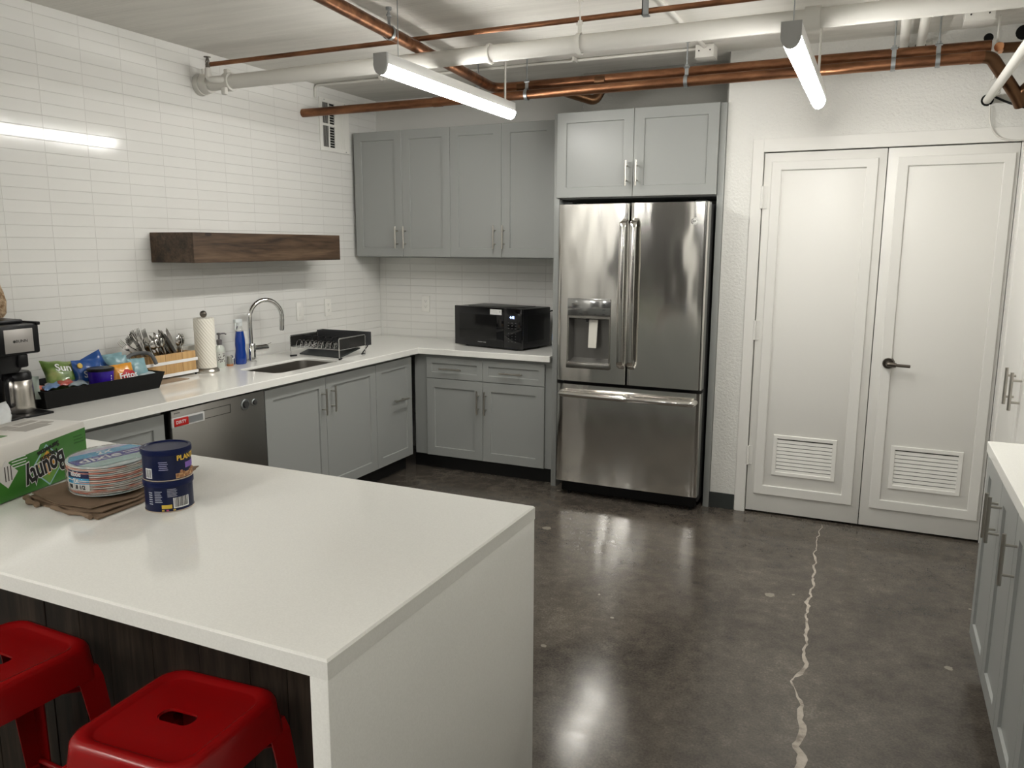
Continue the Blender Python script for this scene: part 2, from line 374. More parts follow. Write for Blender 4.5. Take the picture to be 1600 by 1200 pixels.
# closet door frame
bm = B(); yf = YD-.012
box(bm, (2.912, yf, 0), (2.972, YD+.1, 2.2), .002); box(bm, (2.972, yf, 2.128), (4.235, YD+.1, 2.2), .002); box(bm, (4.222, YD-.004, 0), (4.235, YD+.1, 2.13), .002)
struct('trim_1', bm, DOORP)
def door(name, x0, x1, mo, mi, lv, hinge=False, lever=False):
    bm = B(); box(bm, (x0, YD, .014), (x1, YD+.04, 2.122), .002)
    d = struct(name, bm, DOORP, 30)
    # applied picture-frame moulding
    bm = B(); (a0, a1, c0, c1), (b0, b1, d0, d1) = mo, mi
    lo = [(a0, c0), (a1, c0), (a1, c1), (a0, c1)]; li = [(b0, d0), (b0, d1), (b1, d1), (b1, d0)]
    slab(bm, lo, [li], 0, .012, .003, basis((0, YD, 0), (1, 0, 0), (0, 0, 1)))
    part('panel_moulding', bm, DOORP, d)
    # louvre
    l0, l1, k0, k1 = lv; bm = B(); M = basis((0, YD, 0), (1, 0, 0), (0, 0, 1)); t = .022
    slab(bm, [(l0, k0), (l1, k0), (l1, k1), (l0, k1)], [[(l0+t, k0+t), (l0+t, k1-t), (l1-t, k1-t), (l1-t, k0+t)]], .0, .008, .002, M)
    fr = part('louver_vent', bm, WHITEP, d)
    bm = B(); nl = 9; hh = (k1-k0-2*t)
    for i in range(nl):
        z = k0+t+hh*(i+.35)/nl; s = hh/nl
        loft(bm, [[(x, YD-.003, z-s*.48), (x, YD-.0015, z-s*.52), (x, YD+.001, z+s*.34), (x, YD-.0005, z+s*.38)] for x in (l0+t, l1-t)])
    part('louver_slats', bm, WHITEP, fr, smooth=0)
    bm = B(); box(bm, (l0+t, YD-.0006, k0+t), (l1-t, YD-.0002, k1-t)); part('backing', bm, mat('louver_dark', (.05, .048, .045), .8), fr)
    if hinge:
        for z0, z1 in ((1.815, 1.94), (1.058, 1.172), (.30, .415)):
            bm = B(); cyl(bm, (x0-.003, YD-.010, z0), (x0-.003, YD-.010, z1), .0085, n=12); box(bm, (x0-.003, YD-.003, z0), (x0+.024, YD, z1))
            part('hinge', bm, DOORP, d)
    if lever:
        hx, hz = 3.700, .965; bm = B()
        cyl(bm, (hx, YD, hz), (hx, YD-.02, hz), .034, .028, 28); cyl(bm, (hx, YD-.02, hz), (hx, YD-.058, hz), .012)
        tube(bm, fillet([(hx, YD-.046, hz), (hx, YD-.060, hz), (hx+.05, YD-.060, hz-.003), (hx+.108, YD-.052, hz-.006)], .012), [.013]*9+[.0085], 12)
        part('door_handle', bm, PEWTER, d)
    return d
door('door_1', 2.978, 3.611, (3.020, 3.570, .124, 2.074), (3.074, 3.512, .181, 2.025), (3.118, 3.469, .251, .498), hinge=True)
door('door_2', 3.615, 4.219, (3.663, 4.203, .124, 2.073), (3.716, 4.152, .179, 2.025), (3.752, 4.109, .251, .50), lever=True)
# white tall pantry doors on the right side
bxs('trim_2', [((4.255, -1.93, 0), (XR, YD, 2.14))], DOORP)

# ================================================================== CABINETS
def panel_door(bm, M, w, h, t=.020, rail=.062, rec=.009):
    e = .0018
    R = lambda i, z: [(i, i, z), (w-i, i, z), (w-i, h-i, z), (i, h-i, z)]
    loft(bm, [R(0, 0), R(0, t-e), R(e, t), R(rail, t), R(rail+.003, t-rec)], M=M)
def bar_handle(bm, M, ln, r=.006, off=.034):      # along local v, centred at origin
    cyl(bm, (0, -ln/2, off), (0, ln/2, off), r, n=14, M=M)
    for s in (-1, 1): cyl(bm, (0, s*ln*.29, 0), (0, s*ln*.29, off), r*.72, n=10, M=M)
def leaf(parent, name, M, w, h, hpos=None, hor=False, hl=.16, rail=.062):
    bm = B(); panel_door(bm, M, w, h, rail=rail)
    d = part(name, bm, GREY, parent)
    if hpos:
        bm = B(); H = M @ Matrix.Translation((hpos[0], hpos[1], .020 if not hor else .020-.0))
        if hor: H = H @ Matrix.Rotation(PI/2, 4, 'Z')
        bar_handle(bm, H, hl, off=.036); part('handle', bm, NICKEL, d)
    return d
ZT, TH = .888, .040
G = .0025
# ---- left run (faces +X)
XF = .655
def left_cab(name, label, y0, y1, leaves, kick=True, hollow=False):
    t = thing(name, label, 'cabinet', (.3, (y0+y1)/2, 0), 0, 'grey base cabinets')
    bm = B()
    if not hollow: box(bm, (.012, y0+.001, .11), (XF-.021, y1-.001, ZT-TH-.001))
    else: slab(bm, [(.012, y0+.001), (XF-.021, y0+.001), (XF-.021, y1-.001), (.012, y1-.001)], [[(.03, y0+.02), (.03, y1-.02), (XF-.04, y1-.02), (XF-.04, y0+.02)]], .11, ZT-TH-.001)
    part('body', bm, GREY, t)
    if kick: bm = B(); box(bm, (.10, y0+.001, 0), (XF-.075, y1-.001, .11)); part('toe_kick', bm, BLACKGAP, t)
    for a, b, hp, hor in leaves:
        leaf(t, 'door', basis((XF-.020, a+G/2, .116), (0, 1, 0), (0, 0, 1)), b-a-G, .824-.116, hp, hor)
    return t
left_cab('base_cabinet', 'grey shaker base cabinet left of the dishwasher, door partly hidden by island', -3.39, -2.755, [(-3.39, -2.755, None, False)])
left_cab('base_cabinet', 'grey shaker base cabinet with two doors below the sink', -2.088, -1.043, [(-2.088, -1.567, (.480, .564), False), (-1.567, -1.043, (.048, .570), False)], hollow=True)
left_cab('base_cabinet', 'narrow grey base cabinet with one horizontal pull beside the inner corner', -1.041, -.582, [(-1.041, -.60, (.26, .431), True)])
# ---- back run (faces -Y)
YF = -.545
t = thing('base_cabinet', 'grey base cabinet with two drawers over two doors below the microwave', 'cabinet', (1.2, -.27, 0), 0, 'grey base cabinets')
bm = B(); box(bm, (XF-.020, YF+.021, .11), (1.698, -.012, ZT-TH-.001)); part('body', bm, GREY, t)
bm = B(); box(bm, (XF-.06, YF+.075, 0), (1.698, -.03, .11)); part('toe_kick', bm, BLACKGAP, t)
for a, b, s in ((.742, 1.190, 1), (1.190, 1.652, -1)):
    wd = b-a-G
    leaf(t, 'drawer', basis((a+G/2, YF+.020, .676), (1, 0, 0), (0, 0, 1)), wd, .826-.676, (wd/2-(.015 if s > 0 else .005), .072), True, .17, .042)
    leaf(t, 'door', basis((a+G/2, YF+.020, .112), (1, 0, 0), (0, 0, 1)), wd, .672-.112, (wd-.028 if s > 0 else .026, .418), False, .165)
# ---- upper cabinets
YU = -.35
for k, (xs, lab) in enumerate((((.033, .446, .840), 'grey upper cabinet with two doors in the corner next to the vent grille'),
                               ((.840, 1.2385, 1.632), 'grey upper cabinet with two doors directly above the microwave'))):
    t = thing('wall_cabinet', lab, 'cabinet', ((xs[0]+xs[2])/2, -.17, 1.512), 0, 'grey upper cabinets')
    bm = B(); box(bm, (xs[0], YU+.021, 1.512), (xs[2]-.001, -.002, 2.412)); part('body', bm, GREY, t)
    for (a, b), hx in zip(((xs[0], xs[1]), (xs[1], xs[2])), (1, 0)):
        wd = b-a-G
        leaf(t, 'door', basis((a+G/2, YU+.020, 1.520), (1, 0, 0), (0, 0, 1)), wd, .890, (wd-.045 if hx else .022, .138), False, .158)
# ---- refrigerator surround
YP = -.535
t = thing('tall_cabinet', 'grey refrigerator surround with two short doors above the refrigerator', 'cabinet', (2.22, -.27, 0), 0)
for a, b in ((1.700, 1.736), (2.722, 2.757)):
    bm = B(); box(bm, (a, YP, 0), (b, -.004, 2.412), .001); part('side_panel', bm, GREY, t)
bm = B(); box(bm, (1.736, YP+.022, 1.892), (2.722, -.004, 2.408)); part('body', bm, GREY, t)
for (a, b), hx in (((1.722, 2.218), 1), ((2.218, 2.721), 0)):
    wd = b-a-G
    leaf(t, 'door', basis((a+G/2, YP+.001, 1.899), (1, 0, 0), (0, 0, 1)), wd, .514, (wd-.035 if hx else .026, .136), False, .15, .062)
# ---- right run (faces -X)
XQ = 4.046
def right_cab(label, y0, y1, leaves):     # y0 is the far end
    t = thing('base_cabinet', label, 'cabinet', (4.35, (y0+y1)/2, 0), 0, 'grey base cabinets')
    bm = B(); box(bm, (XQ+.021, y1+.001, .105), (XR-.002, y0-.001, ZT-TH-.001)); part('body', bm, GREY, t)
    bm = B(); box(bm, (XQ+.08, y1+.001, 0), (XR-.05, y0-.001, .105)); part('toe_kick', bm, BLACKGAP, t)
    for a, b, hp in leaves:
        leaf(t, 'door', basis((XQ+.020, a-G/2, .105), (0, -1, 0), (0, 0, 1)), a-b-G, .826-.105, hp, False, .16)
right_cab('grey two-door base cabinet at the far end of the right-hand counter', -1.945, -2.672, [(-1.945, -2.335, (.345, .585)), (-2.335, -2.672, (.035, .595))])
right_cab('grey base cabinet nearer the camera along the right-hand counter', -2.674, -3.40, [(-2.674, -3.02, (.046, .585)), (-3.02, -3.40, (.345, .585))])
# ---- white pantry
XPN = 4.235
t = thing('pantry_cabinet', 'white tall two-door pantry cabinet beyond the right-hand counter', 'cabinet', (4.245, -1.15, 0), 0)
bm = B(); box(bm, (XPN+.0, -1.93, .002), (4.2545, YD-.013, 2.14)); part('body', bm, DOORP, t)
for a, b, hp in ((-.56, -1.178, (.585, .905)), (-1.178, -1.80, (.10, .905))):
    bm = B(); M = basis((XPN, a-.002, .08), (0, -1, 0), (0, 0, 1)); panel_door(bm, M, a-b-.004, 2.04, .012, .075, .007); d = part('door', bm, DOORP, t)
    bm = B(); bar_handle(bm, M @ Matrix.Translation((hp[0]-(.03 if a > -1 else 0), hp[1]-.015, .010)), .17, .0075, .040); part('handle', bm, NICKEL, d)

# ---- worktops
bm = B(); XC, YCN = .700, -.577
outer = [(0.001, -3.9), (XC, -3.9), (XC, YCN), (1.699, YCN), (1.699, -.001), (.001, -.001)]
SK = (.44, -1.615, .150, .285)
hole = rrect(SK[2], SK[3], .045, 6, SK[0], SK[1])[::-1]
slab(bm, outer, [hole], ZT-.014, ZT, .003)
e0 = [(XC-.0004, -3.9), (XC-.0004, YCN+.0004), (1.699, YCN+.0004), (1.699, YCN+.03), (XC-.03, YCN+.03), (XC-.03, -3.9)]
slab(bm, e0[::-1] if False else e0, [], ZT-TH, ZT-.0135)
solo('countertop', bm, QUARTZ, 'L-shaped white quartz countertop along the tiled walls with a sink cutout', 'countertop')
bm = B(); slab(bm, [(4.033, -6.0), (XR-.001, -6.0), (XR-.001, -1.985), (4.033, -1.985)], [], ZT-TH, ZT, .003)
solo('countertop', bm, QUARTZ, 'white quartz countertop on the right-hand base cabinets', 'countertop')
# sink
t = thing('sink', 'undermount stainless steel sink set in the white countertop', 'sink', (SK[0], SK[1], ZT-.22))
bm = B()
lp = [[(x, y, z) for x, y in rrect(SK[2]+g, SK[3]+g, r, 6, SK[0], SK[1])] for g, r, z in ((.018, .05, ZT-.0145), (.002, .045, ZT-.0145), (.0015, .045, ZT-.03), (-.004, .05, ZT-.19), (-.02, .05, ZT-.205))]
loft(bm, lp, False, True); part('basin', bm, SINKM, t)
bm = B(); lathe(bm, [(.001, .004), (.03, .004), (.042, .001), (.042, -.002)], (SK[0], SK[1], ZT-.205)); part('drain', bm, CHROME, t)

# ================================================================== ISLAND
t = thing('kitchen_island', 'white quartz waterfall island with dark plank panel behind the stools', 'kitchen island', (1.7, -3.9, 0))
XI0, XI1, YI0, YI1, ZI = .95, 2.829, -4.356, -3.47, .914
bm = B(); slab(bm, [(XI0, YI1), (XI0, YI0), (XI1, YI0), (XI1, YI1)][::1], [], ZI-.037, ZI, .004)
part('worktop', bm, QUARTZ, t)
bm = B(); box(bm, (XI1-.040, YI0+.0004, 0), (XI1-.0004, YI1-.0004, ZI-.0365), .003); part('waterfall_side', bm, QUARTZ, t)
bm = B(); x = XI0+.02; random.seed(3)
while x < XI1-.042:
    wd = min(random.choice((.11, .135, .16)), XI1-.041-x)
    box(bm, (x+.0008, -4.035-random.uniform(0, .003), .004), (x+wd-.0008, -4.02, ZI-.038), .0015); x += wd
part('plank_panel', bm, PANELW, t, smooth=0)
bm = B(); box(bm, (XI0+.02, -4.02, .10), (XI1-.041, YI1+.03, ZI-.038)); box(bm, (XI0+.05, -4.0, 0), (XI1-.041, YI1+.08, .10)); part('body', bm, GREY, t)

# ================================================================== STOOLS
def make_stool(label, loc, rz):
    t = thing('metal_stool', label, 'stool', loc, rz, 'red metal stools at the island')
    H = .655; bm = B()
    def L(h, z, r): return [(x, y, z) for x, y in rrect(h, h, r, 7)]
    lo = [L(.157, H-.085, .035), L(.157, H-.083, .035), L(.1525, H-.030, .042), L(.1515, H-.012, .045), L(.147, H-.003, .048), L(.139, H, .048), L(.128, H-.0005, .045), L(.122, H-.006, .043), L(.118, H-.0075, .04)]
    rows = loft(bm, lo, False, False)
    slot = [(x, y, H-.0075) for x, y in rrect(.043, .021, .018, 6)][::-1]
    sv = [bm.verts.new(p) for p in slot]; sl = [bm.verts.new((x, y, z-.006)) for x, y, z in slot]
    n = len(sv)
    for i in range(n): bm.faces.new((sv[i], sv[(i+1) % n], sl[(i+1) % n], sl[i]))
    vs = list(rows[-1])+sv
    for tri in tessellate_polygon([[v.co for v in rows[-1]], [v.co for v in sv]]):
        try: bm.faces.new([vs[i] for i in tri])
        except ValueError: pass
    # underside lip of the skirt
    inner = loft(bm, [L(.157, H-.085, .035), L(.152, H-.085, .032), L(.1475, H-.03, .04), L(.140, H-.012, .04)], False, False)
    part('seat', bm, RED, t, local=True, smooth=50)
    for sx in (-1, 1):
        for sy in (-1, 1):
            bm = B()
            def sec(c, wd, th, z):
                q = [(0, 0), (-wd, 0), (-wd, -th), (-th, -th), (-th, -wd), (0, -wd)]
                return [(sx*(c+a), sy*(c+b), z) for a, b in q]
            loft(bm, [sec(.149, .062, .004, H-.06), sec(.1563, .060, .004, H-.09), sec(.205, .034, .004, .012), sec(.206, .034, .004, .004)])
            lg = part('leg', bm, RED, t, local=True, smooth=0)
            bm = B(); c = .192; box(bm, (sx*c-.016, sy*c-.016, 0), (sx*c+.016, sy*c+.016, .012), .003); part('foot_cap', bm, BLK, lg, local=True)
    for k in range(4):
        a = k*PI/2; z = .20 if k % 2 else .215; c = .181; bm = B(); R = Matrix.Rotation(a, 4, 'Z')
        cyl(bm, (-c+.01, -c+.004, z), (c-.01, -c+.004, z), .008, n=10, M=R); part('rung', bm, RED, t, local=True)
    for k in range(2):
        bm = B(); R = Matrix.Rotation(PI/4+k*PI/2, 4, 'Z'); box(bm, (-.215, -.010, .535-.004*k), (.215, .010, .538-.004*k), M=R); part('cross_brace', bm, RED, t, local=True)
    return t
s1 = make_stool('red metal stool nearest the waterfall side of the island, whole seat in view', (2.383, -4.283, 0), math.radians(4))
s2 = dup(s1, (1.812, -4.290, 0), (0, 0, math.radians(-2)), 'red metal stool at the left edge, seat cut off by the frame')

# ================================================================== REFRIGERATOR
t = thing('refrigerator', 'stainless steel french door refrigerator with water dispenser and bottom freezer', 'refrigerator', (2.26, -.35, 0))
FX0, FX1, FXS, FY = 1.800, 2.712, 2.252, -.700
bm = B(); box(bm, (FX0+.008, -.60, .045), (FX1-.008, -.03, 1.845), .004); part('body', bm, mat('fridge_side', (.03, .03, .03), .5), t)
bm = B(); box(bm, (FX0+.02, -.64, .02), (FX1-.02, -.58, .100)); part('base_grille', bm, BLKM, t)
def fdoor(name, x0, x1, z0, z1, cut=None):
    # gently crowned door front
    bm = B(); nx, nz = 20, 16; yb = FY+.075; cw = .004
    def yy(x, z):
        cx = (FX0+FX1)/2; u = (x-cx)/((FX1-FX0)/2)
        e = min(x-x0, x1-x)/.012; ed = .006*(1-min(1, max(0, e)))**2
        return FY+cw*(u*u)*.55+ed
    xs = [x0+(x1-x0)*i/nx for i in range(nx+1)]; xs = sorted(set(xs+[x0+.004, x0+.009, x1-.004, x1-.009]+([cut[0], cut[1]] if cut else [])))
    zs = [z0+(z1-z0)*i/nz for i in range(nz+1)]; zs = sorted(set(zs+([cut[2], cut[3]] if cut else [])))
    V = {(i, j): bm.verts.new((x, yy(x, z), z)) for i, x in enumerate(xs) for j, z in enumerate(zs)}
    for i in range(len(xs)-1):
        for j in range(len(zs)-1):
            mx, mz = (xs[i]+xs[i+1])/2, (zs[j]+zs[j+1])/2
            if cut and cut[0] < mx < cut[1] and cut[2] < mz < cut[3]: continue
            bm.faces.new((V[i, j], V[i+1, j], V[i+1, j+1], V[i, j+1]))
    I, J = len(xs)-1, len(zs)-1
    rim = [V[i, 0] for i in range(I+1)]+[V[I, j] for j in range(1, J+1)]+[V[i, J] for i in range(I-1, -1, -1)]+[V[0, j] for j in range(J-1, 0, -1)]
    bk = [bm.verts.new((v.co.x, yb, v.co.z)) for v in rim]
    n = len(rim)
    for i in range(n): bm.faces.new((rim[i], rim[(i+1) % n], bk[(i+1) % n], bk[i]))
    bm.faces.new(bk)
    return part(name, bm, STEEL, t, smooth=45)
DC = (1.876, 2.138, .884, 1.158)
dl = fdoor('left_door', FX0, FXS-.006, .760, 1.850, DC)
dr = fdoor('right_door', FXS+.006, FX1, .760, 1.852)
dw = fdoor('freezer_drawer', FX0, FX1, .100, .739)
def ybow(x): u = (x-(FX0+FX1)/2)/((FX1-FX0)/2); return FY+.004*u*u*.55
# dispenser recess
bm = B(); x0, x1, z0, z1 = DC; yb = FY+.062; yv = FY+.006
for q in ([(x0, yv, z0), (x0, yv, z1), (x0+.012, yb, z1-.01), (x0+.012, yb, z0+.02)], [(x1, yv, z1), (x1, yv, z0), (x1-.012, yb, z0+.02), (x1-.012, yb, z1-.01)],
          [(x0, yv, z1), (x1, yv, z1), (x1-.012, yb, z1-.01), (x0+.012, yb, z1-.01)], [(x1, yv, z0), (x0, yv, z0), (x0+.012, yb, z0+.02), (x1-.012, yb, z0+.02)],
          [(x0+.012, yb, z0+.02), (x0+.012, yb, z1-.01), (x1-.012, yb, z1-.01), (x1-.012, yb, z0+.02)]):
    bm.faces.new([bm.verts.new(p) for p in q])
part('dispenser_recess', bm, mat('dispenser_grey', (.16, .155, .145), .35, .6), dl, smooth=0)
bm = B(); y = ybow(2.0)
box(bm, (1.868, y-.010, 1.177), (2.146, y+.02, 1.280), .002); part('control_panel', bm, mat('control_panel_steel', (.36, .36, .355), .12, .9), dl)
bm = B(); slab(bm, [(x0-.010, z0-.004), (x1+.010, z0-.004), (x1+.010, z1+.018), (x0-.010, z1+.018)], [[(x0, z0+.001), (x0, z1), (x1, z1), (x1, z0+.001)]], -.010, .007, .002, basis((0, y, 0), (1, 0, 0), (0, 0, 1)))
part('dispenser_trim', bm, mat('dispenser_trim_steel', (.33, .32, .30), .25, 1), dl)
bm = B(); box(bm, (1.866, y-.022, .846), (2.150, y+.03, .884), .004); part('drip_tray', bm, mat('dispenser_trim_steel', (.3, .3, .3)), dl)
bm = B(); loft(bm, [[(a+k, y+.022+s, z) for a, s in ((2.006-.0, 0), (2.060, 0), (2.060, .008), (2.006, .008))] for k, z, s0 in ((0, 1.150, 0), (.002, 1.06, .0), (0, .976, 0)) for s in (0,)][:0] or
     [[(2.003, y+.020, 1.15), (2.058, y+.020, 1.15), (2.058, y+.030, 1.15), (2.003, y+.030, 1.15)], [(2.003, y+.004, .976), (2.055, y+.004, .976), (2.055, y+.014, .976), (2.003, y+.014, .976)]])
part('dispenser_paddle', bm, mat('paddle_white', (.62, .60, .54), .3), dl)
bm = B(); cyl(bm, (1.992, y+.02, 1.162), (1.992, y+.012, 1.135), .010, .007); part('nozzle', bm, BLK, dl)
for i, (xx, zz) in enumerate(((1.905, 1.247), (1.905, 1.216), (2.105, 1.245), (2.105, 1.215), (1.955, 1.19), (2.0, 1.187), (2.05, 1.187), (2.105, 1.187))):
    bm = B(); box(bm, (xx-.009, y-.0106, zz-.0012), (xx+.009, y-.0098, zz+.0012)); part('panel_mark', bm, INKK, dl)
# handles
for dd, hx in ((dl, 2.222), (dr, 2.287)):
    bm = B(); yb = ybow(hx); pr_ = fillet([(hx, yb+.002, 1.755), (hx, yb-.046, 1.735), (hx, yb-.060, 1.3), (hx, yb-.046, .885), (hx, yb+.002, .865)], .05, 8)
    loops = []
    for i, p in enumerate(pr_):
        d = (pr_[min(i+1, len(pr_)-1)]-pr_[max(i-1, 0)]).normalized(); nv = Vector((0, d.z, -d.y))
        loops.append([p+Vector((sx*.0195, 0, 0))+nv*sy*.008 for sx, sy in ((-1, -.4), (-.75, -1), (.75, -1), (1, -.4), (1, .6), (.75, 1), (-.75, 1), (-1, .6))])
    loft(bm, loops); part('handle', bm, STEEL, dd, smooth=50)
bm = B()
pts = fillet([(1.835, ybow(1.83)+.002, .683), (1.838, FY-.046, .683), (2.26, FY-.062, .683), (2.676, FY-.046, .683), (2.680, ybow(2.68)+.002, .683)], .03, 8)
tube(bm, pts, .0185, 16); part('handle', bm, STEEL, dw, smooth=60)
bm = B(); ye = ybow(2.633); cyl(bm, (2.633, ye+.002, 1.742), (2.633, ye-.004, 1.742), .0195, n=28); em = part('emblem', bm, CHROME, dr)
bm = text_bm('GE', .016, basis((2.633, ye-.004, 1.742), (1, 0, 0), (0, 0, 1)), .0004, .2)
for k in range(4):
    a = k*PI/2; tube(bm, [(2.633+.0165*math.cos(a+q*.25), ye-.0045, 1.742+(.0165-.0022*math.sin(q*PI/5))*math.sin(a+q*.25)) for q in range(6)], .0007, 6)
part('monogram', bm, INKK, em, smooth=0)
for hx in (FX0+.05, FX1-.05):
    bm = B(); box(bm, (hx-.03, -.68, 1.846), (hx+.03, -.60, 1.862), .003); part('hinge_cover', bm, BLKM, t)
for hx in (FX0+.07, FX1-.045):
    bm = B(); cyl(bm, (hx, -.625, 0), (hx, -.625, .05), .012); part('leveling_foot', bm, BLKM, t)

# ================================================================== DISHWASHER
t = thing('dishwasher', 'stainless dishwasher panel between base cabinets, below the coffee corner counter', 'dishwasher', (.33, -2.42, 0))
DY0, DY1, DX = -2.722, -2.102, .664
bm = B(); box(bm, (.05, DY0-.028, .02), (DX-.035, DY1+.010, ZT-TH-.004)); part('body', bm, BLKM, t)
bm = B(); box(bm, (DX-.030, DY0, .115), (DX, DY1, .832), .003); fp = part('door', bm, STEEL2, t)
bm = B(); box(bm, (.2, DY0, 0), (DX-.08, DY1, .11)); part('toe_kick', bm, BLACKGAP, t)
ML = lambda y, z, w=.0: basis((DX+w, y, z), (0, 1, 0), (0, 0, 1))
bm = B(); slab(bm, [(-.09, -.022), (.09, -.022), (.09, .022), (-.09, .022)], [[(-.087, -.019), (-.087, .019), (.087, .019), (.087, -.019)]], -.001, .0012, .0, ML(-2.438, .779)); part('display_frame', bm, mat('steel_line', (.12, .12, .115), .3, 1), fp)
for yy, r in ((-2.247, .030), (-2.181, .020)):
    bm = B(); lathe(bm, [(r, 0), (r, .004), (r*.8, .006), (r*.75, .002), (.001, .002)], M=ML(yy, .780)); kb = part('dial_ring', bm, GALV, fp)
    bm = B(); lathe(bm, [(r*.62, .001), (r*.55, .013), (.001, .014)], M=ML(yy, .780)); part('knob', bm, mat('dial_dark', (.05, .05, .05), .3), kb)
bm = B()
for k in range(4): box(bm, (-.018+.009*k, -.003, 0), (-.012+.009*k, .003, .0005), 0, ML(-2.688, .818))
part('maker_mark', bm, mat('dark_grey_ink', (.06, .06, .06)), fp, smooth=0)
# clean / dirty sign
t = thing('sliding_sign', 'red and silver sliding sign reading DIRTY stuck on the dishwasher', 'sign', (DX+.008, -2.628, .754))
yc, zc = -2.628, .775
bm = B(); box(bm, (-.100, -.024, .0), (.100, .024, .008), .003, ML(yc, zc)); part('frame', bm, mat('sign_silver', (.62, .62, .61), .35), t)
bm = B(); box(bm, (-.012, -.016, .0078), (.088, .016, .0082), 0, ML(yc, zc)); part('slot', bm, mat('sign_slot', (.22, .23, .235), .35), t)
bm = B(); box(bm, (-.088, -.0185, .007), (-.004, .0185, .0115), .001, ML(yc, zc)); rp = part('slider', bm, mat('sign_red', (.50, .015, .012), .4), t, label='red slider reading DIRTY')
bm = text_bm('DIRTY', .0215, ML(yc, zc) @ Matrix.Translation((-.049, 0, .0116)), 0.0003, bold=.0002, sx=1.0); part('lettering', bm, INKW, rp, smooth=0)

# ================================================================== SHELF
bm = B(); box(bm, (.001, -2.193, 1.504), (.317, -.930, 1.665), .003)
solo('floating_shelf', bm, SHELFW, 'chunky dark-stained wood beam shelf mounted on the white tile wall', 'shelf', smooth=0)

# ================================================================== OUTLETS AND VENT
def outlet(label, M, kind):
    t = thing('wall_outlet' if kind else 'wall_switch', label, 'outlet' if kind else 'switch', M.translation, 0)
    bm = B(); box(bm, (-.036, -.062, 0), (.036, .062, .006), .002, M); part('cover_plate', bm, WHITEP, t)
    if kind:
        for s in (-1, 1):
            bm = B(); slab(bm, rrect(.0165, .014, .006, 4), [], .005, .0075, .001, M @ Matrix.Translation((0, s*.021, 0))); r = part('receptacle', bm, WHITEP, t)
            bm = B()
            for q in (-.006, .006): box(bm, (q-.001, s*.021-.002, .0072), (q+.001, s*.021+.006, .0079), 0, M)
            cyl(bm, (0, s*.021-.007, .0072), (0, s*.021-.007, .0079), .0022, n=8, M=M); part('slots', bm, INKK, r)
    else:
        bm = B(); box(bm, (-.0165, -.033, .004), (.0165, .033, .0085), .002, M); part('rocker', bm, WHITEP, t)
outlet('white rocker switch on the tile wall just right of the faucet', basis((0, -.985, 1.150), (0, 1, 0), (0, 0, 1)), 0)
outlet('white wall outlet on the left tile wall above the dish rack', basis((0, -.677, 1.156), (0, 1, 0), (0, 0, 1)), 1)
outlet('white wall outlet on the back tile wall left of the microwave', basis((.422, 0, 1.153), (1, 0, 0), (0, 0, 1)), 1)
t = thing('vent_grille', 'white metal air vent grille high on the left tile wall behind the copper pipe', 'vent', (0, -.53, 2.25))
M = basis((.0005, -.53, 2.435), (0, 1, 0), (0, 0, 1)); bm = B()
W2, H2 = .168, .178
holes = []
for a0, a1 in ((-.135, -.070), (-.058, -.002)):
    for b0, b1 in ((-.150, -.006), (.010, .150)): holes.append([(a0, b0), (a0, b1), (a1, b1), (a1, b0)])
slab(bm, [(-W2, -H2), (W2, -H2), (W2, H2), (-W2, H2)], holes, 0, .008, .0015, M)
for k in range(5): box(bm, (.020+.022*k, -.15, .008), (.024+.022*k, .15, .0095), 0, M)
part('frame', bm, WHITEP, t)
bm = B(); box(bm, (-.14, -.155, .0005), (.002, .155, .0012), 0, M); part('backing', bm, BLKM, t)
bm = B()
for (a0, a1) in ((-.135, -.070),):
    for b0, b1 in ((-.150, -.006), (.010, .150)):
        for k in range(5): box(bm, (a0+.006+.0115*k, b0, .003), (a0+.008+.0115*k, b1, .006), 0, M)
for b0, b1 in ((-.150, -.006), (.010, .150)):
    for k in range(8): box(bm, (-.058, b0+.012+.018*k, .003), (-.002, b0+.018+.018*k, .007), 0, M)
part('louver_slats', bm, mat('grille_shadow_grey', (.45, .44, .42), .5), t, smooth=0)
for a, b in ((-.115, .168), (.12, .166), (.125, -.166)):
    bm = B(); cyl(bm, (a, b, .008), (a, b, .0095), .004, n=10, M=M); part('screw', bm, GALV, t)

# ================================================================== CEILING LIGHTS
def fixture(label, x, y0, y1, zt, rods, group='linear ceiling lights'):
    t = thing('ceiling_light', label, 'ceiling light', (x, (y0+y1)/2, zt-.095), 0, group)
    hw, hz = .033, .045; e = .012
    bm = B(); box(bm, (x-hw, y0+e, zt-hz), (x+hw, y1-.002, zt), .002); part('housing', bm, FIXW, t)
    prof = [(x+hw*.98*math.cos(a), zt-hz-.001+(.042)*math.sin(a)) for a in [-PI*i/14 for i in range(15)]]
    bm = B(); loft(bm, [[(px, y, pz) for px, pz in prof] for y in (y0+e+.001, y1)]); part('diffuser', bm, LIGHTEM, t)
    cp = [(x-hw*1.03, zt+.001), (x+hw*1.03, zt+.001)]+[(x+hw*1.03*math.cos(a), zt-hz+.043*math.sin(a)) for a in [-PI*i/14 for i in range(15)]]
    bm = B(); loft(bm, [[(px, y, pz) for px, pz in cp] for y in (y0, y0+e)]); part('end_cap', bm, FIXG, t)
    for ry, rr in rods:
        bm = B(); cyl(bm, (x, ry, zt), (x, ry, ZC), rr, n=10); part('suspension_rod', bm, PIPEW if rr > .003 else GALV, t)
        bm = B(); cyl(bm, (x, ry, ZC-.02), (x, ry, ZC), .012, n=12); part('ceiling_cap', bm, GALV, t)
    return t
fixture('lit linear ceiling light on the left, in front of the upper cabinets', 1.630, -2.364, -1.046, 2.402, ((-2.22, .0022), (-1.12, .006)))
